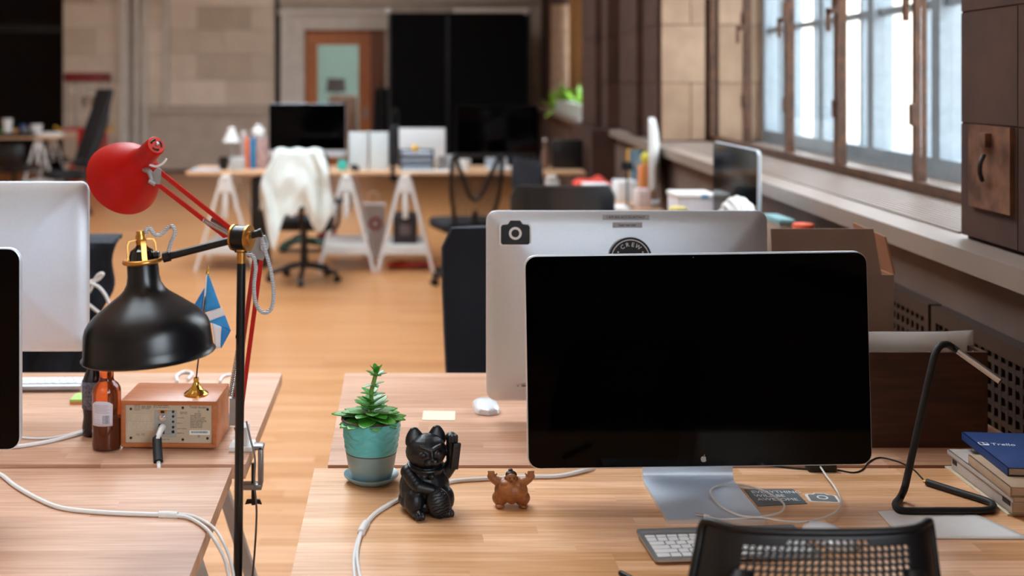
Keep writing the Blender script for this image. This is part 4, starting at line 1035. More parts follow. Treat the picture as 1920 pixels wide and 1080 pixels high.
b = B(); b.ell((0, -.0405, .0775), .0068); b.tube([(math.cos(a*PI/6)*.007, -.0405+math.sin(a*PI/6)*.007, .0775) for a in range(12)], .001, 6, 2, close=True); obj('bell', b, M_cat, cat)
KM = Matrix.Translation((.010, -.056, .0295)) @ Matrix.Rotation(math.radians(-10), 4, 'X') @ Matrix.Rotation(math.radians(-12), 4, 'Y')
b = B(); b.ell((0, 0, 0), (.0205, .009, .0285), KM, 24, 16) if False else b.ell((.010, -.052, .0295), (.0230, .0105, .0295), Matrix.Rotation(math.radians(-10), 4, 'X') @ Matrix.Rotation(math.radians(-12), 4, 'Y'), 26, 18); kb = obj('coin', b, M_cat, cat)
b = B()
for i in range(8):
    z = -.021+.006*i; half = .0195*(1-(z/.0285)**2)**.5*.9
    b.tube([KM @ Vector((x*half, -.0065*(1-(x*.85)**2*.7-(z/.0285)**2*.9)**.5 if (1-(x*.85)**2*.7-(z/.0285)**2*.9) > 0 else -.001, z+.0014*math.sin(x*6+i*1.7))) for x in (-1, -.6, -.2, .2, .6, 1)], .0011, 6, 3)
obj('coin_ridges', b, M_cat, kb)
b = B(); pm = Matrix.Translation((.0505, -.0335, .110)) @ Matrix.Rotation(math.radians(5), 4, 'X') @ Matrix.Rotation(math.radians(5), 4, 'Y')
b.box((0, 0, 0), (.0155, .007, .052), pm, .0012); pq = obj('arm_plaque', b, M_cat, cat)
b = B()
for i in range(5):
    z = .018-.009*i
    b.box((0, -.0034, z), (.0085, .001, .0012), pm).box((0, -.0034, z-.0035), (.0085, .001, .0012), pm).box((-.0035 if i % 2 else .003, -.0034, z-.0018), (.0012, .001, .0045), pm).box((.0005, -.0034, z-.0015), (.001, .001, .005), pm)
obj('plaque_characters', b, M_cat, pq, flat=True)
b = B()
for s in (-1, 1):
    b.tube([(s*.0075, -.0375, .1185), (s*.0115, -.0388, .1165), (s*.0155, -.0385, .116), (s*.021, -.0345, .118)], .0007, 6, 4)
    b.tube([(0, -.0445, .107), (s*.003, -.0442, .1035), (s*.008, -.042, .103)], .0007, 6, 4)
obj('face_lines', b, M_cat, cat)

# ================================================================== SUMO FIGURINE
sp_ = D(958, 947)
sumo = thing('wrestler_figurine', 'small tan wrestler figurine squatting with both arms raised', 'figurine', sp_)
M_tan = mat('tan_vinyl', (170, 106, 58), .42, c2=(146, 88, 46), scale=60)
b = B()
b.ell((0, -.002, .0285), (.0315, .026, .0225)).ell((0, -.001, .0405), (.0285, .017, .0125))
for s in (-1, 1):
    b.ell((s*.0095, -.012, .041), (.0115, .008, .0085)).ell((s*.020, -.003, .0150), (.0155, .0155, .0140)).capsule((s*.022, -.006, .009), (s*.022, -.012, .0045), .009, .0055, 5).ell((s*.022, -.015, .004), (.0085, .0095, .0042))
    b.capsule((s*.022, 0, .0425), (s*.0335, -.002, .0495), .0095, .0070, 6).ell((s*.0365, -.003, .0545), (.0080, .0050, .0078))
    for i in range(4): b.capsule((s*(.032+.0030*i), -.003, .0595), (s*(.0322+.0033*i), -.003, .0635), .0019, .0015, 4)
    b.capsule((s*.029, -.003, .056), (s*.0265, -.004, .0595), .0017, .0014, 4)
b.ell((0, -.008, .0535), (.0108, .0100, .0100)).ell((0, -.0185, .0525), (.0018, .002, .0016))
for s in (-1, 1): b.ell((s*.0110, -.007, .0535), (.0018, .0022, .003))
sb = remesh(b, .0008, 3); obj('body', sb, M_tan, sumo, ang=180)
b = B(); b.ell((0, -.0045, .0580), (.0108, .0095, .0076)).ell((-.001, -.003, .0662), (.0045, .004, .0026)); obj('hair', b, mat('black_hair_paint', (20, 18, 18), .5), sumo)
b = B()
for s in (-1, 1): b.ell((s*.0040, -.0172, .0548), (.0013, .0009, .0010), u=8, v=6); b.tube([(s*.002, -.0178, .0568), (s*.006, -.0165, .0572)], .0005, 5, 1)
b.tube([(-.0028, -.0172, .0492), (0, -.0178, .0488), (.0028, -.0172, .0492)], .0004, 5, 2); obj('face_paint', b, mat('face_paint', (40, 24, 18), .6), sumo)
b = B(); b.tube([(math.cos(a*PI/8)*.024, math.sin(a*PI/8)*.0195, .0165+.001*math.sin(a)) for a in range(16)], .0035, 8, 2, close=True).ell((0, -.017, .0135), (.007, .004, .006)); obj('belt', b, mat('tan_belt', (150, 92, 48), .5), sumo)

# ================================================================== CARDS, PAPER, BENT LAMP, BOOKS, BOXES
c0 = [D(1395, 917, .001), D(1487, 917, .001), D(1514, 944, .001), D(1421, 949, .001)]
cc = sum(c0, Vector())/4
cd = thing('postcard', 'grey card with white slogan under the charging cord', 'card', cc)
b = B(); b.hexa([p-cc-Vector((0, 0, .0008)) for p in reversed(c0)]+[p-cc for p in reversed(c0)]); obj('sheet', b, mat('slate_card', (104, 116, 122), .35, c2=(84, 96, 102), scale=12), cd, flat=True)
xv = (c0[1]-c0[0]); up = (c0[0]-c0[3]); ang_ = math.atan2(xv.y, xv.x); shr = up.x/up.y
def cpt(u, v): return c0[3].lerp(c0[2], u).lerp(c0[0].lerp(c0[1], u), v)-cc+Vector((0, 0, .0004))
for s_, v in (('EVERYTHING', .80), ('WILL BE', .58), ('AWESOME.', .36)):
    text('lettering', s_, .0190, M_inkw, cd, cpt(.09, v), (0, 0, ang_), 'LEFT', .85, 0)
cst = thing('camera_cutout', 'small grey camera-shaped sticker beside the slogan card', 'sticker', D(1542, 934))
def flatpoly(name, poly, s, z, m, rz=-.12):
    b = B(); b.prism([(x*s, y*s) for x, y in poly], z, z+.0006); return obj(name, b, m, cst, rot=(0, 0, rz), loc=(0, 0, 0), flat=True)
flatpoly('sticker_border', cam_poly, .00108, 0, M_inkw); flatpoly('sticker_body', cam_poly, .00090, .0006, mat('grey_sticker', (120, 124, 126), .5))
b = B(); b.lathe([(.0105, .0012), (.0105, .0018), (.0072, .0018), (.0072, .0012)], 28, cap=False); obj('sticker_ring', b, M_inkw, cst)
pc = [D(1645, 960), D(1800, 953), D(1935, 1012), D(1690, 1011)]; pcc = sum(pc, Vector())/4
b = B(); b.grid(14, 8, lambda u, v: pc[0].lerp(pc[1], u).lerp(pc[3].lerp(pc[2], u), v)+Vector((0, 0, .0012+.004*max(0, u-.8)*5*v*(1-v)))); obj('paper_sheet', b, M_paper, None, 'white paper sheet under the bent black lamp', 'paper', solid=.0005)
bl = thing('desk_lamp', 'bent black tube lamp with chrome tip on the right desk', 'lamp', D(1770, 950))
def bo(px, py, lift=.0068, d=None): return (D(px, py, lift) if d is None else P(px, py, d))-bl.location
b = B()
top = [bo(1692, 930, .0068), bo(1686, 938), bo(1680, 948), bo(1690, 957), bo(1760, 958), bo(1850, 956), bo(1862, 950), bo(1856, 941), bo(1790, 921), bo(1738, 905)]
up_ = [P(x, y, d)-bl.location for x, y, d in ((1786, 651, 2.22), (1776, 646, 2.22), (1764, 648, 2.215), (1754, 662, 2.21), (1746, 692, 2.205), (1724, 790, 2.195), (1702, 890, 2.19), (1696, 915, 2.185))]
b.tube(up_+[bo(1688, 933, .0075), bo(1679, 945), bo(1684, 955), bo(1700, 958), bo(1770, 958), bo(1848, 957), bo(1862, 950), bo(1852, 940), bo(1795, 922), bo(1738, 904)], .0066, 12, 6); obj('tube', b, M_rubber, bl)
b = B(); h0, h1 = P(1797, 659, 2.22)-bl.location, P(1876, 715, 2.16)-bl.location
b.cyl(h0.lerp(h1, -.14), h0, .0064, seg=16); obj('neck', b, M_rubber, bl)
b = B(); b.cyl(h0, h1, .0062, seg=20); obj('lamp_head', b, M_chrome, bl)
b = B(); p = bo(1738, 904); b.cyl(p+Vector((-.004, .004, 0)), p+Vector((-.0015, .0015, 0)), .0035, seg=10); obj('cord_ferrule', b, M_brass, bl)
# stack of books: corner-based, lying rotated
def book(label, px, py, z0, th_, w, d, rz, cover, pages, name='book'):
    c = D(px, py, z0-DZ+th_) if z0 > DZ+.001 else D(px, py, th_)
    t = thing(name, label, 'book', Vector((c.x, c.y, z0)), rz)      # origin: front left corner of the book
    b = B(); b.b2(0, w, 0, d, 0, .0022, .0008).b2(0, w, 0, d, th_-.0022, th_, .0008).b2(0, .003, 0, d, .0, th_, .0008); obj('cover', b, cover, t)
    b = B(); b.b2(.003, w-.003, .003, d-.003, .0022, th_-.0022); obj('pages', b, pages, t)
    return t
M_pages = mat('book_pages', (206, 188, 170), .85, var=.12, scale=400, stretch=(.1, .1, 6)); M_greyc = mat('grey_cover', (186, 176, 168), .6, var=.04); M_tanc = mat('kraft_cover', (176, 150, 124), .7, var=.05)
RZB = math.radians(-2)
def stack_corner(px, py, z): return D(px, py, z-DZ)
z = DZ+.0004
# front-left corners measured along the visible spine line
def bk(label, px, py, th_, w, d, rz, cover, pages=M_pages):
    global z
    c = D(px, py, z-DZ); t = thing('book', label, 'book', c, rz)
    b = B(); b.b2(0, w, 0, d, 0, .002, .0007).b2(0, w, 0, d, th_-.002, th_, .0007).b2(0, .003, 0, d, 0, th_, .0007); obj('cover', b, cover, t)
    b = B(); b.b2(.003, w-.002, .002, d-.002, .002, th_-.002); obj('pages', b, pages, t)
    z += th_+.0003; return t
pf = thing('paper_stack', 'loose pale sheets at the bottom of the book stack', 'paper', D(1893, 967, .0005), RZB)
b = B(); b.b2(-.004, .20, 0, .265, 0, .003).b2(.0, .20, .004, .26, .003, .005); obj('sheets', b, mat('cream_sheet', (216, 200, 176), .8), pf, flat=True)
z = DZ+.0062
k1 = bk('thick grey catalogue low in the book stack by the bent lamp', 1897, 964, .024, .20, .250, RZB, M_greyc)
for i, (y0, y1) in enumerate(((.005, .035), (.225, .245))):
    b = B(); b.b2(-.0004, .0002, y0, y1, .012, .021); obj('spine_mark', b, M_ink, k1)
k2 = bk('slim grey book above the thick catalogue in the stack', 1899, 944, .010,   .195, .28, RZB-.01, M_greyc)
k3 = bk('pale paperback below the blue notebook', 1894, 932, .018, .15, .185, RZB-.04, M_tanc)
k4 = bk('blue notebook with white lettering on top of the book stack', 1889, 893, .016, .15, .222, RZB-.06, mat('blue_cover', (22, 56, 112), .55, var=.06))
b = B(); b.b2(.06, .066, -.0008, .002, .006, .010); obj('ribbon', b, M_black, k4)
o = text('lettering', 'Trello', .0195, M_inkw, k4, (.025, .142, .0163), (0, 0, -.03), 'LEFT', .95, .2)
b = B(); b.prism(rrect(.018, .018, .003), 0, .0005, Matrix.Translation((.0125, .143, .0161)) @ Matrix.Rotation(-.03, 4, 'Z')); lgm = obj('logo_square', b, M_inkw, k4)
b = B()
for dx, hh in ((-.0042, .013), (.0042, .008)): b.prism([(dx-.003, .0065-hh), (dx+.003, .0065-hh), (dx+.003, .0065), (dx-.003, .0065)], .0005, .0008, Matrix.Translation((.0125, .143, .0161)) @ Matrix.Rotation(-.03, 4, 'Z'))
obj('logo_bar', b, MATS['blue_cover'], k4)
b = B(); b.lathe([(0, 0), (.035, 0), (.036, .003), (.038, .09), (.036, .09), (.034, .005), (0, .005)], 32); obj('cup', b, M_paper, None, 'white cup just entering the right edge', 'cup', loc=D(1968, 935))
# boxes at the right
M_veneer = mat('dark_wood_box', (76, 40, 20), .55, c2=(54, 28, 13), scale=6, stretch=(1.2, 10, 14))
M_kraft = mat('brown_cardboard', (150, 98, 66), .8, var=.06, scale=8); M_kraftout = mat('grey_brown_cardboard', (150, 126, 112), .8, var=.05, scale=10)
wb0 = P(1600, 0, 2.52).x; wb1 = P(1852, 0, 2.52).x
wbx = thing('wooden_box', 'dark wood-grain box behind the bent lamp', 'box', ((wb0+wb1)/2, 2.52, DZ))
ww = wb1-wb0; hb_ = .205
b = B(); b.b2(-ww/2, ww/2, 0, .012, 0, hb_); obj('front_board', b, M_veneer, wbx)
b = B(); b.b2(-ww/2, ww/2, .198, .21, 0, hb_); obj('back_board', b, M_veneer, wbx)
for s in (-1, 1): b = B(); b.b2(s*ww/2, s*(ww/2-.012), .012, .198, 0, hb_); obj('side_board', b, M_veneer, wbx)
b = B(); b.b2(-ww/2+.012, ww/2-.012, .012, .198, 0, .01); obj('bottom_board', b, M_veneer, wbx)
p0, p1 = P(1590, 625, 2.56), P(1820, 617, 2.60)
b = B(); b.grid(14, 6, lambda u, v: Vector((p0.x+(p1.x-p0.x)*u, 2.565+.02*u+.006*math.sin(u*7), (p0.z+(p1.z-p0.z)*u)*(1-v)+(DZ+.02)*v))); obj('paper_sheet', b, M_paper, None, 'white sheet standing upright in the dark wood-grain box', 'paper', solid=.0006)
b = B(); b.tube([P(1822, 664, 2.56), P(1830, 658, 2.56), P(1842, 660, 2.56), P(1848, 668, 2.57)], .004, 8, 4); obj('paper_roll', b, M_paper, None, 'small pale curl of paper at the wood-grain box corner', 'paper')
x0, x1 = P(1448, 0, 2.86).x, P(1676, 0, 2.86).x
cbx = thing('cardboard_box', 'open brown cardboard box behind the black screen', 'box', ((x0+x1)/2, 2.86, DZ)); ww = x1-x0; hbx = CH-(515-150)/2200*2.86-DZ
b = B(); b.b2(-ww/2, ww/2, 0, .005, 0, hbx); obj('front_panel', b, M_kraftout, cbx)
b = B(); b.b2(-ww/2, ww/2, .215, .22, 0, hbx); obj('back_panel', b, M_kraft, cbx)
for s in (-1, 1): b = B(); b.b2(s*ww/2, s*(ww/2-.005), .005, .215, 0, hbx); obj('side_panel', b, M_kraft, cbx)
b = B(); b.b2(-ww/2+.005, ww/2-.005, .005, .215, 0, .005); obj('bottom_panel', b, M_kraft, cbx)
b = B(); th2 = (515-430)/2200*2.86
b.hexa([Vector(v) for v in ((-ww/2, 0, hbx), (ww/2-.03, 0, hbx), (ww/2-.03, .004, hbx), (-ww/2, .004, hbx), (-ww/2, .012, hbx+th2), (ww/2-.045, .012, hbx+th2), (ww/2-.045, .016, hbx+th2), (-ww/2, .016, hbx+th2))]); obj('front_flap', b, M_kraftout, cbx)
b = B(); b.hexa([Vector(v) for v in ((ww/2, .0, hbx), (ww/2, .22, hbx), (ww/2+.004, .22, hbx), (ww/2+.004, .0, hbx), (ww/2-.015, .02, hbx+.09), (ww/2-.015, .22, hbx+.10), (ww/2-.011, .22, hbx+.10), (ww/2-.011, .02, hbx+.09))]); obj('side_flap', b, M_kraft, cbx)
# things whose tops show over the cardboard box, standing on the table by the sill
zt4 = DZ
def over(px0, px1, py0, d): a, c = P(px0, py0, d), P(px1, py0, d); return a.x, c.x, a.z
x0, x1, zt_ = over(1462, 1492, 412, 4.2)
bs = thing('document_box', 'pale box with teal top standing on the sill table', 'box', ((x0+x1)/2, 4.2, DZ))
b = B(); b.b2((x0-x1)/2, (x1-x0)/2, 0, .2, 0, zt_-DZ-.02, .003); obj('body', b, M_kraftout, bs)
b = B(); b.b2((x0-x1)/2, (x1-x0)/2, 0, .2, zt_-DZ-.02, zt_-DZ, .003); obj('lid', b, mat('teal_grey', (120, 160, 164), .6), bs)
# lattice radiator covers under the sill
M_latt = mat('dark_lattice_wood', (46, 28, 19), .55, var=.1)
for lbl, d0, d1 in (('dark lattice radiator cover right of the wood-grain box', 1.3, 3.17), ('dark lattice radiator cover behind the cardboard box', 3.19, 3.95)):
    o0 = W(1.27, (d0+d1)/2, 0); t = thing('radiator_cover', lbl, 'radiator cover', o0)
    def rp_(name, boxes, m):
        bb = B()
        for a in boxes: bb.wbox(*a)
        bmesh.ops.translate(bb.bm, verts=bb.bm.verts, vec=-o0); return obj(name, bb, m, t, flat=True)
    rp_('frame', [(1.262, 1.299, d0, d1, .98, 1.02), (1.262, 1.299, d0, d1, 0, .1), (1.262, 1.299, d0, d0+.03, .1, .98), (1.262, 1.299, d1-.03, d1, .1, .98)], M_latt)
    vb = []; dd = d0+.03
    while dd < d1-.03: vb.append((1.268, 1.276, dd, dd+.014, .1, .98)); dd += .036
    zz = .1
    while zz < .98: vb.append((1.2685, 1.2755, d0+.03, d1-.03, zz, zz+.013)); zz += .034
    rp_('lattice', vb, M_latt)['kind'] = 'stuff'
    rp_('backing', [(1.295, 1.299, d0+.03, d1-.03, .1, .98)], M_black)
# rusty access plate on the near stone pier
ap = thing('access_plate', 'rusty metal access plate with hook on the stone pier', 'plate', W(1.34, 2.97, 1.30))
M_rust = mat('rusty_iron', (128, 88, 66), .6, metal=.2, c2=(72, 40, 26), scale=14, bump=.5, detail=8)
def app(name, f, m):
    bb = B()
    for a in f: bb.wbox(*a)
    bmesh.ops.translate(bb.bm, verts=bb.bm.verts, vec=-ap.location); return obj(name, bb, m, ap, flat=True)
app('plate', [(1.328, 1.34, 2.855, 3.09, 1.30, 1.514)], M_rust); app('latch_block', [(1.312, 1.328, 2.955, 3.01, 1.46, 1.495)], M_rust)
b = B(); b.tube([W(1.318, 2.975, 1.44)-ap.location, W(1.305, 2.965, 1.42)-ap.location, W(1.305, 2.968, 1.395)-ap.location, W(1.318, 2.985, 1.375)-ap.location], .006, 8, 5); obj('hook', b, mat('dark_iron', (36, 24, 20), .6), ap)

# ================================================================== FOREGROUND CHAIR
fd = 1.55
fc = thing('task_chair', 'black perforated-back chair pushed in at the front desk', 'chair', (P(1535, 0, fd).x, 1.33, 0))
def fx(px): return P(px, 0, fd).x-fc.location.x
zT = P(0, 988, fd).z
def edge_l(t): return fx(1330-37*min(1.6, t*4.4))
def edge_r(t): return fx(1762+6*min(1.6, t*4.4))
H = .44
def surf(u, t):
    xl, xr = edge_l(t), edge_r(t); x = xl+(xr-xl)*u; c = 2*u-1
    dip = .003*(1-abs(c)**4) if t < .5 else 0
    return Vector((x, .22-.012*(1-c*c)-.09*t+.03*abs(c)**8, zT-dip*(1-2*t if t < .5 else 0)-H*t))
NX, NT = 34, 54
b = B(); bm = b.bm
def cell(i, j, hole):
    q = [surf(i/NX, j/NT), surf((i+1)/NX, j/NT), surf((i+1)/NX, (j+1)/NT), surf(i/NX, (j+1)/NT)]
    v = [bm.verts.new(p) for p in q]
    if not hole: bm.faces.new(v); return
    c = sum(q, Vector())/4; sk = Vector(((q[1]-q[0]).x*(.10 if i < NX/2 else -.10), 0, 0))
    iv = [bm.verts.new(c+(p-c)*.66+(sk if k < 2 else -sk)) for k, p in enumerate(q)]
    for k in range(4): bm.faces.new((v[k], v[(k+1) % 4], iv[(k+1) % 4], iv[k]))
for j in range(NT):
    for i in range(NX):
        u = (i+.5)/NX; c = abs(2*u-1)
        h_ = c < .95 and j >= .8+1.8*c*c+(5 if c > .8 else 0) and not (.68 < c < .85 and j < 30) and c > .02
        cell(i, j, h_)
bmesh.ops.remove_doubles(bm, verts=bm.verts, dist=1e-5)
obj('back_shell', b, mat('black_perforated_shell', (16, 16, 20), .38, var=.1), fc, solid=.004, ang=60)
b = B(); path = [surf(0, 1)]+[surf(0, t) for t in (.7, .4, .2, .08, .02)]+[surf(u, 0) for u in (.02, .1, .25, .5, .75, .9, .98)]+[surf(1, t) for t in (.02, .08, .2, .4, .7)]+[surf(1, 1)]
b.tube(path, .0055, 10, 3); obj('back_frame', b, M_black, fc)
for s in (-1, 1):
    b = B(); c = .70*s; u = (c+1)/2
    b.tube([surf(u, t)+Vector((0, -.004-.018*math.sin(min(1, t*4)*PI/2), 0)) for t in (.10, .16, .24, .34, .5)], lambda t: .012+.010*min(1, t*5), 12, 4); obj('back_pad', b, M_black, fc)
b = B(); b.box((0, .30, .47), (.44, .44, .06), bev=.025, seg=4); obj('seat', b, M_char, fc)
b = B(); b.tube([(0, .28, .42), (0, .10, .42), (0, .09, .55), (0, .115, .70)], .02, 8, 4); obj('back_support', b, M_black, fc)
b = B(); b.cyl((0, .28, .1), (0, .28, .44), .026, seg=14); obj('gas_lift', b, M_black, fc)
for k_ in range(5):
    a = 2*PI*k_/5+.4; c, s = math.cos(a), math.sin(a)
    b = B(); b.tube([(0, .28, .13), (c*.16, .28+s*.16, .105), (c*.28, .28+s*.28, .07)], .018, 8, 3); lg = obj('base_leg', b, M_black, fc)
    b = B(); p = Vector((c*.28, .28+s*.28, .027)); tv = Vector((-s, c, 0))*.022; b.cyl(p-tv, p+tv, .027, seg=14).cyl(p, p+Vector((0, 0, .045)), .008, seg=8); obj('caster', b, M_black, lg)
b = B(); p = D(1160, 1072, .004); b.tube([p, p+Vector((.012, -.02, 0)), p+Vector((.075, -.11, 0))], lambda t: .0012+.0032*min(1, t*8), 10, 3); obj('pen', b, M_black, None, 'black pen with its tip at the bottom edge', 'pen')

# ================================================================== JACKET AND CORDS BEHIND THE LEFT DISPLAY
def drape(name, label, cat_, loc, rz, f, nx, ny, m, th_=.006):
    b = B(); b.grid(nx, ny, f); return obj(name, b, m, None, label, cat_, loc=loc, rot=(0, 0, rz), solid=th_)
def jk(u, v):
    x = (u-.5)*(.52+.03*math.sin(v*9)); fold = .018*math.sin(u*21+v*3)*min(1, v*3)+.01*math.sin(v*17+u*4)
    if v < .12: y = .075-.15*(v/.12); z_ = .0+.02*math.sin(v/.12*PI)
    else: y = -.075-.03*(v-.12)+fold; z_ = -(v-.12)*.62
    return Vector((x+.012*math.sin(v*23)*(1 if u > .5 else -1), y, z_))
drape('jacket', 'dark jacket hung over the chair behind the left display', 'jacket', (-1.17, 3.76, 1.115), 0, jk, 36, 34, mat('black_navy_cloth', (20, 26, 38), .8, var=.25, scale=60))
cable('white cord hanging in loops beside the dark jacket', [(150, 565, 3.55), (168, 545, 3.54), (182, 518, 3.54), (193, 513, 3.54), (184, 524, 3.54), (166, 529, 3.54), (185, 538, 3.53), (200, 558, 3.53), (207, 585, 3.53), (196, 592, 3.53), (180, 582, 3.53), (160, 566, 3.53)], .005)

# ================================================================== SHIRT ON THE FAR CHAIR
def shirt(u, v):
    hem = .52
    for c_u, wd_, am in ((.04, .08, -.08), (.22, .09, .24), (.40, .06, -.04), (.60, .08, -.10), (.80, .10, .12), (.97, .05, -.04)): hem += am*math.exp(-((u-c_u)/wd_)**2)
    wdt = .33+.25*min(1, v*1.3)**.8
    x = (u-.5)*wdt-.02*v
    ph = 7*u+1.6*math.sin(5*u+1)+.5*math.sin(4*v+3*u)
    fold = (.034*math.sin(ph*2.1)+.016*math.sin(ph*4.7+1.3)+.012*math.sin(u*9-v*11))*min(1, v*2.2)
    if v < .1: return Vector((x, .09-.18*(v/.1), .015*math.sin(v/.1*PI)+.006*math.sin(u*17)))
    return Vector((x+.012*math.sin(v*9+u*5), -.09-.045*min(1, (v-.1)*3)+fold, -(v-.1)/.9*hem-.02*math.sin(u*PI)*(1-v)))
drape('shirt', 'white shirt draped over the chair before the far monitor', 'shirt', (-.79, 9.23, 1.075), 0, shirt, 64, 50, mat('white_shirt_cloth', (214, 220, 216), .85, var=.05, scale=12), .004)
# ================================================================== FAR THINGS
def onD(px, d=10.45): return Vector((P(px, 0, d).x, d, DZ))
def zz_(py, d=10.45): return P(0, py, d).z
def pxw(a, c, d=10.45): return abs(P(c, 0, d).x-P(a, 0, d).x)
# white task lamp
t = thing('desk_lamp', 'small white lamp on the far table beside the books', 'lamp', onD(434, 10.5))
b = B(); b.lathe([(0, 0), (.06, 0), (.06, .01), (.02, .016)], 24); obj('base', b, M_white, t)
b = B(); b.tube([(0, 0, .01), (0, .02, .12), (0, .02, .22), (-.01, 0, .30)], .008, 8, 4); obj('stem', b, M_steel, t)
b = B(); b.lathe([(.018, .37), (.03, .365), (.036, .33), (.05, .30), (.078, .235), (.076, .235), (.046, .298), (.03, .33)], 28); obj('shade', b, M_white, t)
def planter(label, px, py, w, h, m, d=10.35):
    t = thing('pot', label, 'pot', onD(px, d)); b = B(); b.lathe([(0, 0), (w/2*.9, 0), (w/2, h), (w/2*.88, h), (w/2*.8, .01), (0, .01)], 28); obj('body', b, m, t); return t
planter('black cup at the left end of the far table', 419, 308, .085, .11, M_black)
b = B(); b.b2(-.06, .06, -.05, .05, 0, .11, .004); obj('storage_box', b, mat('light_grey_box', (178, 180, 180), .7), None, 'light grey box before the small white lamp', 'box', loc=onD(446, 10.3))
def upright(label, px0, px1, py, d, m, dep=.17, name='book', cat_='book', group=None):
    w = pxw(px0, px1, d); t = thing(name, label, cat_, onD((px0+px1)/2, d), 0, group); h = zz_(py, d)-DZ
    b = B(); b.b2(-w/2, w/2, 0, .004, 0, h, .001).b2(-w/2, -w/2+.003, 0, dep, 0, h).b2(w/2-.003, w/2, 0, dep, 0, h); obj('cover', b, m, t)
    b = B(); b.b2(-w/2+.003, w/2-.003, .004, dep-.004, .004, h-.006); obj('pages', b, M_paper, t); return t
upright('orange book standing on the far table', 459, 468, 258, 10.42, mat('orange_cover', (226, 120, 80), .6))
upright('blue book standing right of the orange book', 469, 479, 258, 10.42, mat('cyan_cover', (40, 130, 180), .6))
upright('mauve-brown book standing right of the blue book', 480, 500, 258, 10.42, mat('mauve_cover', (150, 116, 116), .6, c2=(196, 170, 166), scale=25))
upright('pale thin book standing left of the orange book', 452, 458, 246, 10.46, mat('pale_cover', (206, 196, 196), .6))
b = B(); b.ell((0, 0, .045), (.06, .05, .045)).ell((0, 0, .09), (.035, .03, .02)); obj('toy_figure', b, M_white, None, 'small white rounded object lying on top of the upright books', 'ornament', loc=Vector((P(484, 0, 10.5).x, 10.5, zz_(258, 10.42))))
b = B(); b.b2(-.12, .12, -.08, .08, 0, .012); obj('magazine', b, mat('blue_grey_paper', (186, 196, 210), .6, c2=(150, 164, 190), scale=20), None, 'pale magazine lying at the left end of the far table', 'magazine', loc=onD(386, 10.25))
b = B(); b.b2(-.038, .038, -.03, .03, 0, .085, .004); obj('teal_box', b, mat('teal_card', (56, 190, 180), .6), None, 'small teal box at the right foot of the far monitor', 'box', loc=onD(642, 10.3))
M_binder = mat('white_binder', (212, 222, 226), .6, var=.04)
upright('white folder beside the far monitor, left of two', 654, 690, 248, 10.35, M_binder, .2, 'folder', 'folder', 'white folders on the far table')
upright('white folder beside the black bag, right of two', 693, 728, 248, 10.35, M_binder, .2, 'folder', 'folder', 'white folders on the far table')
b = B(); b.ell((0, 0, .03), (.035, .03, .03)).ell((.03, 0, .02), (.02, .02, .02)); obj('headphones', b, M_black, None, 'small black object before the white folders', 'ornament', loc=onD(664, 10.2))
# black bag hanging between the two tables
def bagf(u, v): a = u*2*PI; r = .055*(1-.2*math.cos(v*5)); return Vector((math.cos(a)*r*.8, math.sin(a)*.12, -v*.52))
b = B(); b.grid(18, 14, bagf); bgd = thing('bag', 'black bag hanging in the gap between the far tables', 'bag', (P(741, 0, 10.95).x, 10.98, zz_(235, 10.95)-.55))
bmesh.ops.translate(b.bm, verts=b.bm.verts, vec=(0, 0, .55)); obj('body', b, M_char, bgd, solid=.01)
b = B(); b.tube([(-.03, 0, .5), (-.02, 0, .68), (.02, 0, .68), (.03, 0, .5)], .008, 8, 4); obj('strap', b, M_black, bgd)
# paper trays
t = thing('paper_tray', 'stacked dark letter trays full of papers on the far table', 'tray', onD(781, 10.35))
for i in range(3):
    b = B(); z0 = .012+i*.055; b.b2(-.15, .15, -.1, .14, z0, z0+.006).b2(-.15, -.144, -.1, .14, z0, z0+.05).b2(.144, .15, -.1, .14, z0, z0+.05).b2(-.15, .15, .134, .14, z0, z0+.05); obj('tray', b, M_black, t)
    b = B(); b.b2(-.135, .135, -.095, .125, z0+.0065, z0+.034); obj('papers', b, mat('tray_papers', (196, 204, 214), .7, c2=(120, 130, 150), scale=60, stretch=(.2, .2, 8)), t)
b = B()
for s in (-1, 1):
    for yy in (-.09, .13): b.cyl((s*.147, yy, 0), (s*.147, yy, .18), .004, seg=6)
obj('tray_posts', b, M_black, t)
upright('white board leaning behind the paper trays', 748, 835, 240, 10.62, M_paper, .012, 'board', 'board')
b = B(); b.ell((0, 0, .033), .032); obj('ball', b, mat('yellow_ball', (240, 180, 40), .5), None, 'yellow ball on top of the paper trays', 'ball', loc=onD(778, 10.32)+Vector((0, 0, .1565)))
b = B(); b.b2(-.22, .22, -.07, .07, 0, .006); obj('paper_sheet', b, M_paper, None, 'white papers spread at the front of the right far table', 'paper', loc=onD(800, 10.205)+Vector((0, -.02, 0)))
for lb, px, dd, h, r, mm in (('grey glass right of the paper trays', 829, 10.3, .12, .035, M_steel), ('pale grey mug near the second far monitor', 846, 10.35, .13, .045, mat('pale_grey_mug', (186, 190, 194), .5)), ('small white jar under the second far monitor', 872, 10.25, .10, .05, M_white), ('little white cup among the clutter right of the monitor foot', 985, 10.3, .08, .035, M_white)):
    b = B(); b.lathe([(0, 0), (r*.9, 0), (r, h), (r*.86, h), (r*.8, .01), (0, .01)], 22); obj('cup', b, mm, None, lb, 'cup', loc=onD(px, dd))
b = B(); b.grid(12, 10, lambda u, v: Vector(((u-.5)*.30, (v-.5)*.16, .025+.022*noise.noise(Vector((u*6, v*6, 1)))))); obj('crumpled_paper', b, M_paper, None, 'crumpled white paper below the second far monitor', 'paper', loc=onD(945, 10.22), solid=.002)
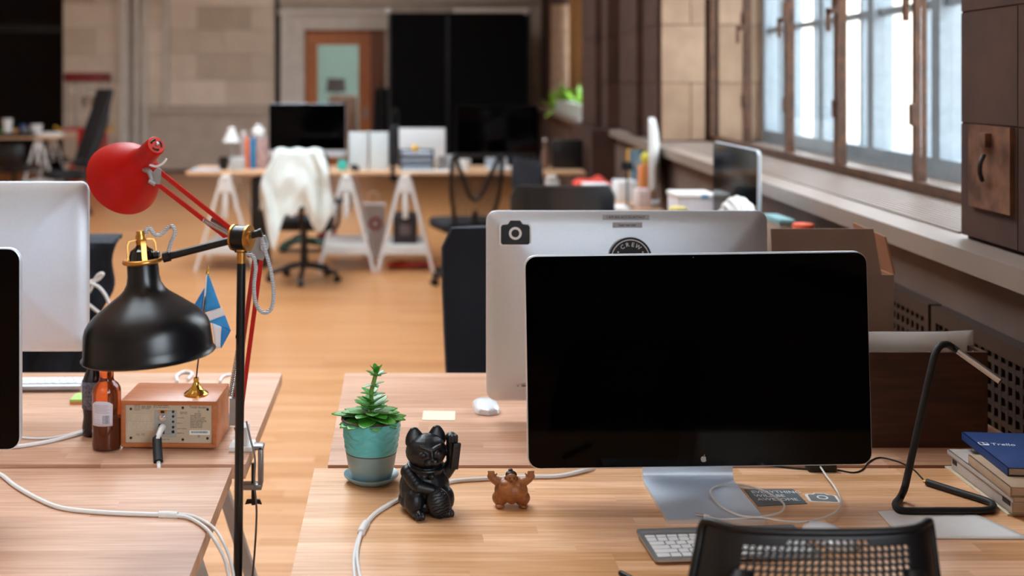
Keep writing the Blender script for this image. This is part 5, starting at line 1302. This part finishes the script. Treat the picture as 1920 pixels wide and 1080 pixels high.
t = bottle('brown bottle at the right of the second far monitor', onD(1022, 10.4), [(.03, 0), (.034, .01), (.034, .13), (.015, .19), (.013, .25)], mat('brown_bottle_glass', (120, 92, 80), .2), M_white, .27, None)
b = B(); b.b2(-.14, .14, -.1, .1, 0, .26, .02); obj('speaker_box', b, M_black, None, 'black box standing right of the brown bottle', 'box', loc=onD(1062, 10.5))
# below the far tables
b = B(); b.b2(-.065, .065, -.2, .2, 0, .46, .006); pcx = obj('computer_tower', b, M_black, None, 'black computer tower under the left far table', 'computer', loc=(P(490, 0, 10.35).x, 10.35, .36-.36))
pcx.scale = (1, 1, 1.7)
t = thing('carton', 'dark carton lying on the trestle shelf, right of the pair', 'box', (.045, 10.3, .2225))
b = B(); b.b2(-.105, .105, -.22, .22, 0, .23, .004); obj('body', b, mat('dark_carton', (44, 38, 40), .7), t)
b = B(); b.prism(rrect(.09, .09, .01), 0, .002, Matrix.Translation((0, -.22, .12)) @ RX); obj('printed_panel', b, mat('carton_print', (98, 86, 86), .7), t)
t = thing('paper_bag', 'white shopping bag with red print under the far table', 'bag', (P(700, 0, 10.92).x, 10.92, 0))
b = B(); b.b2(-.11, .11, -.06, .06, 0, .48, .004); obj('body', b, mat('white_bag_paper', (208, 204, 206), .7, var=.05), t)
b = B(); b.lathe([(.062, 0), (.062, .002), (.032, .002), (.032, 0)], 28, Matrix.Translation((.02, -.0605, .30)) @ RX, cap=False); obj('red_print', b, mat('red_print', (160, 40, 44), .6), t)
b = B(); b.tube([(-.05, -.03, .47), (-.04, -.03, .58), (.04, -.03, .58), (.05, -.03, .47)], .004, 6, 4); obj('handle', b, M_white, t)
b = B(); b.grid(20, 14, lambda u, v: Vector(((u-.5)*.42, (v-.5)*.25, .03+.03*noise.noise(Vector((u*5, v*5, 3)))+.02*math.sin(u*PI)*math.sin(v*PI)))); obj('red_cloth', b, mat('red_orange_cloth', (190, 60, 30), .8), None, 'crumpled red cloth on the floor below the dark carton', 'cloth', loc=(P(772, 0, 10.0).x, 10.2, -.005), solid=.004)
b = B(); b.grid(16, 12, lambda u, v: Vector(((u-.5)*.5, (v-.5)*.3, .10+.08*noise.noise(Vector((u*4, v*4, 7)))+.06*math.sin(u*PI)))); obj('bag', b, mat('dark_green_cloth', (24, 48, 34), .8), None, 'dark green cloth bag on the floor behind the shirt chair', 'bag', loc=(P(560, 0, 10.4).x, 11.2, -.06), solid=.01)
b = B(); b.b2(-.09, .09, -.1, .1, 0, .20, .01); obj('red_crate', b, mat('deep_red', (112, 24, 24), .6), None, 'deep red box on the floor under the left far table', 'box', loc=(P(600, 0, 10.6).x, 11.6, 0))
# the wall-side table with papers
def onT(px, d): return Vector((P(px, 0, d).x, d, DZ))
b = B(); b.b2(-.18, .18, -.12, .12, 0, .012); obj('paper_sheet', b, M_paper, None, 'white papers at the near edge of the paper-strewn table', 'paper', loc=onT(1120, 7.25))
for lb, px, d, w, dp_, h, mm in (('white paper stack on the paper-strewn table, left', 1118, 7.8, .16, .25, .10, M_paper), ('white paper stack on the paper-strewn table, centre', 1172, 7.72, .13, .22, .13, M_paper), ('pale pink file box before the edge-on computer', 1204, 7.32, .08, .16, .11, mat('pale_pink_box', (220, 200, 196), .7)), ('orange box behind the paper stacks', 1210, 8.1, .08, .12, .20, mat('orange_box', (226, 140, 80), .6))):
    b = B(); b.b2(-w/2, w/2, -dp_/2, dp_/2, 0, h, .003); obj('paper_stack' if 'stack' in lb else 'file_box', b, mm, None, lb, 'paper' if 'stack' in lb else 'box', loc=onT(px, d))
t = thing('picture_book', 'yellow-edged blue picture book propped by the edge-on computer', 'book', onT(1205, 8.35), .1)
b = B(); b.b2(-.11, .11, 0, .02, 0, .30); obj('cover', b, mat('yellow_cover', (236, 176, 50), .6), t)
b = B(); b.b2(-.095, .11, -.003, 0, .05, .295); obj('cover_picture', b, mat('pale_blue_print', (180, 206, 220), .6, c2=(60, 140, 190), scale=7), t)
b = B(); b.ell((0, 0, .05), (.05, .05, .05)); obj('yellow_ornament', b, mat('yellow_green', (210, 200, 60), .6), None, 'yellow ornament on the orange box', 'ornament', loc=onT(1210, 8.1)+Vector((.02, 0, .2)))
t = thing('camera_tripod', 'thin black stand in front of the paper stacks', 'stand', onT(1176, 7.28))
b = B(); b.lathe([(0, 0), (.05, 0), (.05, .008), (.006, .012)], 20); obj('base', b, M_black, t)
b = B(); b.cyl((0, 0, .01), (0, 0, .24), .006, seg=8); obj('stem', b, M_black, t)
b = B(); b.box((0, 0, .26), (.07, .03, .05), bev=.01).cyl((-.05, 0, .235), (.05, 0, .235), .005, seg=8); obj('head', b, M_black, t)
b = B(); b.grid(14, 10, lambda u, v: Vector(((u-.5)*.30, (v-.5)*.22, .05+.03*noise.noise(Vector((u*4, v*4, 5)))+.05*math.sin(u*PI)*math.sin(v*PI)))); obj('red_cloth', b, mat('red_cloth', (214, 70, 56), .8), None, 'red cloth lying at the left of the paper-strewn table', 'cloth', loc=onT(1098, 8.45)+Vector((.06, 0, -.01)), solid=.004)
# the table under the sill
t = thing('storage_box', 'translucent white storage box left of the angled monitor', 'box', onT(1296, 5.35))
b = B(); b.b2(-.085, .085, -.1, .1, 0, .26, .006); obj('body', b, mat('milky_plastic', (214, 210, 216), .5, var=.03), t)
b = B(); b.b2(-.09, .09, -.105, .105, .26, .28, .004); obj('lid', b, M_white, t)
b = B(); b.b2(.02, .05, -.107, -.104, .262, .278); obj('blue_sticker', b, mat('blue_sticker', (90, 150, 190), .6), t)
t = thing('round_jar', 'small jar with yellow lid before the storage box', 'jar', onT(1272, 5.05))
b = B(); b.lathe([(0, 0), (.04, 0), (.042, .01), (.042, .21), (.036, .22)], 22); obj('body', b, M_white, t)
b = B(); b.lathe([(.038, .22), (.038, .24), (.03, .245)], 22); obj('lid', b, mat('yellow_lid', (226, 214, 130), .6), t)
t = thing('bicycle_helmet', 'white striped helmet in front of the angled dark monitor', 'helmet', onT(1393, 4.25)+Vector((-.02, 0, .21)))
b = B()
for i in range(7):
    a = -.9+.3*i; b.tube([(math.sin(a)*.07*math.cos(q_), .10*math.sin(q_)*1.0, .02+.13*math.cos(q_)*math.cos(a)) for q_ in (-1.4, -1, -.5, 0, .5, 1, 1.4)], .012, 8, 3)
obj('shell_ribs', b, M_white, t)
b = B(); b.ell((0, 0, .03), (.075, .105, .105)); obj('liner', b, mat('teal_black_liner', (40, 70, 74), .6), t)
b = B(); b.b2(-.11, .11, -.14, .14, 0, .134, .004); obj('storage_box', b, M_kraft, None, 'brown box under the white striped helmet', 'box', loc=onT(1393, 4.25)+Vector((-.02, 0, 0)))
t = thing('tape_roll', 'orange-topped black cup over the cardboard box edge', 'cup', onT(1517, 4.12)+Vector((-.02, 0, 0)))
b = B(); b.lathe([(0, 0), (.03, 0), (.022, .24), (.03, .262), (.032, .265)], 20); obj('body', b, M_black, t)
b = B(); b.lathe([(.037, .265), (.037, .285), (.03, .287)], 20); obj('lid', b, mat('coral_lid', (244, 110, 80), .6), t)
# plants on the far window ledge
pt = thing('window_planter', 'white trough of green plants on the far window ledge', 'plant', W(1.42, 14.6, 1.205))
b = B(); o0 = -pt.location
b.wbox(1.26, 1.56, 12.6, 16.6, 1.205, 1.36); bmesh.ops.translate(b.bm, verts=b.bm.verts, vec=o0); obj('trough', b, mat('pale_trough', (196, 206, 200), .5), pt)
lm2 = leaf_mesh(1, .42, .03); lm2.materials.append(mat('bright_leaf', (98, 170, 40), .5, c2=(160, 200, 70), scale=6, rnd=.25))
rr2 = random.Random(5)
for i in range(90):
    d = rr2.choice((12.9, 13.3, 14.2, 15.4, 16.0, 16.4))+rr2.uniform(-.25, .25); p = W(1.42+rr2.uniform(-.12, .10), d, 1.36+rr2.uniform(-.02, .02))-pt.location
    L = rr2.uniform(.12, .26); o = inst('leaf', lm2, pt, p, None, (L, L, L)); o.rotation_euler = (Matrix.Rotation(rr2.uniform(0, 6.28), 3, 'Z') @ Matrix.Rotation(rr2.uniform(.3, 1.3), 3, 'X')).to_euler()
for i in range(16):                    # trailing shoots at the near end
    p = W(1.28, 16.2+rr2.uniform(-.3, .3), 1.34)-pt.location; L = rr2.uniform(.15, .28); o = inst('leaf', lm2, pt, p+Vector((-.05, 0, rr2.uniform(-.15, .12))), None, (L, L, L)); o.rotation_euler = (rr2.uniform(-.6, .8), 0, rr2.uniform(0, 6.28))
# black partition board in front of the back wall
dB = 19.6
def kx(px): return P(px, 0, dB).x
def kz(py): return P(0, py, dB).z
pb = thing('partition_board', 'tall black double board standing before the back wall', 'board', ((kx(732)+kx(990))/2, dB, 0)); cx0 = pb.location.x
for a, c in ((732, 838), (841, 990)):
    b = B(); b.b2(kx(a)-cx0, kx(c)-cx0, -.03, .03, .08, kz(24)); obj('panel', b, mat('black_board', (3, 4, 5), .8, var=.3, scale=3, spec=.15), pb)
b = B(); b.b2(kx(838)-cx0, kx(841)-cx0, -.05, .05, 0, kz(22)); obj('post', b, M_black, pb)
for px in (730, 992): b = B(); b.b2(kx(px)-cx0-.02, kx(px)-cx0+.02, -.06, .06, 0, kz(20)); obj('post', b, M_black, pb)
b = B(); b.cyl((kx(850)-cx0, -.05, kz(20)), (kx(984)-cx0, -.05, kz(20)), .035, seg=14); obj('white_tube', b, M_white, pb)
for px in (727, 986): b = B(); b.ell((kx(px)-cx0, -.06, kz(21)), .06); obj('white_knob', b, M_white, pb)
b = B(); b.b2(-.2, .2, 0, .3, 0, 1.1, .02); obj('cabinet', b, mat('dark_red_brown', (44, 22, 16), .6), None, 'dark cabinet in the corner right of the black board', 'cabinet', loc=(2.08, 20.0, 0))
# coat on the door side
b = B(); b.grid(12, 20, lambda u, v: Vector(((u-.5)*.22*(1+.5*v), .05*math.sin(u*9), -v*1.1))); bb = B(); bb.cyl((0, 0, .02), (0, 0, 1.62), .018, seg=10).lathe([(0, 0), (.16, 0), (.16, .02), (.03, .03)], 20); obj('coat_stand', bb, M_black, None, 'thin black coat stand between the door and the black board', 'coat stand', loc=(P(716, 0, 19.9).x, 20.02, 0))
obj('coat', b, M_char, None, 'dark coat hanging between the door and the black board', 'coat', loc=(P(716, 0, 19.9).x, 19.96, zz_(165, 19.9)), solid=.03)
# behind the glass door
zs_ = 21.6
t = thing('floor_lamp', 'dark shaded lamp seen through the glass door', 'lamp', (P(630, 0, 22.4).x, 22.4, 0))
b = B(); b.lathe([(0, 0), (.15, 0), (.15, .02), (.015, .03), (.012, 1.45)], 20); obj('stand', b, M_black, t)
b = B(); b.lathe([(.19, 1.40), (.17, 1.66), (.165, 1.66), (.185, 1.40)], 28); obj('shade', b, mat('plum_shade', (58, 40, 48), .8), t)
t = thing('armchair', 'brown armchair seen through the glass door', 'chair', (P(640, 0, 22.0).x, 22.0, 0))
b = B(); b.box((0, 0, .4), (.6, .55, .2), bev=.05, seg=3); obj('seat', b, mat('brown_leather', (132, 92, 70), .6), t)
b = B(); b.box((.02, .25, .9), (.55, .16, .9), bev=.07, seg=3); obj('backrest', b, MATS['brown_leather'], t)
for sx in (-1, 1):
    for sy in (-1, 1): b = B(); b.cyl((sx*.25, sy*.22, 0), (sx*.25, sy*.22, .32), .02, seg=8); obj('leg', b, M_black, t)
# popcorn cart
t = thing('popcorn_cart', 'red popcorn cart with glass case by the stone wall', 'popcorn machine', (P(165, 0, 18).x, 18, 0))
def c_(name, x0, x1, y0, y1, z0, z1, m, bev=.01): b = B(); b.b2(x0, x1, y0, y1, z0, z1, bev); return obj(name, b, m, t)
M_cart = mat('cart_red', (196, 24, 30), .4); M_cartd = mat('cart_dark_red', (110, 14, 20), .5)
c_('cart_body', -.10, .25, -.25, .25, .35, .86, M_cart); c_('counter', -.30, .30, -.27, .27, .86, .90, M_cart)
c_('canopy', -.30, .30, -.28, .28, 1.60, 1.74, M_cartd, .03); c_('glass_case', -.26, .26, -.24, .24, .90, 1.60, M_glass, 0)
for sx in (-1, 1):
    for sy in (-1, 1): c_('corner_post', sx*.26-.012, sx*.26+.012, sy*.24-.012, sy*.24+.012, .9, 1.6, M_steel, 0)
b = B(); b.lathe([(0, 1.22), (.09, 1.22), (.11, 1.36), (.07, 1.38)], 22).cyl((0, 0, 1.36), (0, 0, 1.6), .012, seg=8); obj('kettle', b, M_chrome, t)
for sx in (-1, 1): b = B(); b.cyl((sx*.14, -.27, 1.48), (sx*.14, -.29, 1.48), .05, seg=16); obj('badge', b, M_chrome, t)
for sy in (-1, 1):
    b = B(); b.tube([(.05+math.cos(a*PI/8)*.2, sy*.3, .22+math.sin(a*PI/8)*.2) for a in range(16)], .016, 6, 2, close=True)
    for a in range(8): b.cyl((.05, sy*.3, .22), (.05+math.cos(a*PI/4)*.2, sy*.3, .22+math.sin(a*PI/4)*.2), .007, seg=5)
    obj('wheel', b, M_cart, t)
for sx in (-1, 1): b = B(); b.tube([(sx*.30, -.2, .84), (sx*.42, -.2, .90), (sx*.46, -.2, .92)], .02, 8, 3); obj('handle', b, mat('yellow_handle', (222, 170, 50), .5), t)
for sx in (-1, 1): c_('cart_leg', sx*.2-.02, sx*.2+.02, -.2, -.16, 0, .36, M_cart, 0)
# things on the meeting table
def onM(px, d=16.6): return Vector((P(px, 0, d).x, d, DZ))
for lb, px, r, h, mm, nm in (('tall white cup on the meeting table at far left', 14, .07, .24, M_white, 'cup'), ('white mug at the right end of the meeting table', 68, .085, .16, M_white, 'cup'), ('green bowl on the meeting table', 10, .10, .07, mat('green_bowl', (90, 190, 60), .5), 'bowl'), ('orange pot on the meeting table', 28, .05, .09, mat('orange_pot', (220, 160, 90), .6), 'pot'), ('blue cup on the meeting table', 43, .05, .15, mat('blue_cup', (50, 90, 150), .5), 'cup'), ('glass tumbler on the meeting table', 48, .05, .12, M_steel, 'cup')):
    b = B(); b.lathe([(0, 0), (r*.8, 0), (r, h), (r*.88, h), (r*.7, .012), (0, .012)], 22); obj(nm, b, mm, None, lb, nm, loc=onM(px, {28: 16.8, 10: 17.0, 43: 16.85}.get(px, 16.62)))
b = B(); b.b2(-.25, .25, -.12, .12, 0, .05, .006); obj('laptop', b, M_black, None, 'black laptop lying at the front of the meeting table', 'laptop', loc=onM(30, 16.41)+Vector((0, 0, -.0)))
b = B(); b.b2(-.14, .14, -.14, .14, 0, .05, .003); obj('paper_stack', b, M_paper, None, 'paper stack at the right end of the meeting table', 'paper', loc=onM(98, 16.6))
office_chair('low dark chair under the meeting table at far left', (-5.1, 15.5, 0), PI, M_black, .44, .5, .78, .05, arms=False)
# crumpled wrapper beside the radio
b = B(); b.ell((0, 0, .016), (.014, .012, .016)); 
for v in b.bm.verts: v.co += Vector([.003*noise.noise(v.co*160+Vector((k_*9, 0, 0))) for k_ in range(3)])
obj('wrapper', b, mat('teal_wrapper', (176, 214, 218), .3, c2=(60, 140, 150), scale=90), None, 'crumpled teal wrapper on the desk right of the radio', 'wrapper', loc=D(426, 800)+Vector((0, 0, .001)))

# beige curtains drawn in the far window bay
M_curt = bpy.data.materials.new('beige_curtain'); M_curt.use_nodes = True; nt = M_curt.node_tree; n = nt.nodes
tr_ = n.new('ShaderNodeBsdfTranslucent'); mx_ = n.new('ShaderNodeMixShader'); mx_.inputs[0].default_value = .18; ns_ = n.new('ShaderNodeTexNoise'); ns_.inputs['Scale'].default_value = 40
rp_c = n.new('ShaderNodeValToRGB'); rp_c.color_ramp.elements[0].color = (*lin((150, 112, 70)), 1); rp_c.color_ramp.elements[1].color = (*lin((186, 146, 98)), 1)
nt.links.new(ns_.outputs[0], rp_c.inputs[0]); nt.links.new(rp_c.outputs[0], tr_.inputs[0]); nt.links.new(rp_c.outputs[0], n['Principled BSDF'].inputs['Base Color']); n['Principled BSDF'].inputs['Roughness'].default_value = .9
nt.links.new(n['Principled BSDF'].outputs[0], mx_.inputs[1]); nt.links.new(tr_.outputs[0], mx_.inputs[2]); nt.links.new(mx_.outputs[0], n['Material Output'].inputs[0])
for lb, d0, d1 in (('beige curtain in the far window, nearer panel', 14.4, 16.5), ('beige curtain in the far window beside the corner', 16.6, 18.3)):
    b = B(); b.grid(60, 4, lambda u, v: W(1.645+.02*math.sin(u*(d1-d0)*26)+.006*math.sin(u*40), d0+(d1-d0)*u, 1.212+v*(WIN_TOP-1.22))); obj('curtain', b, M_curt, None, lb, 'curtain', solid=.003)
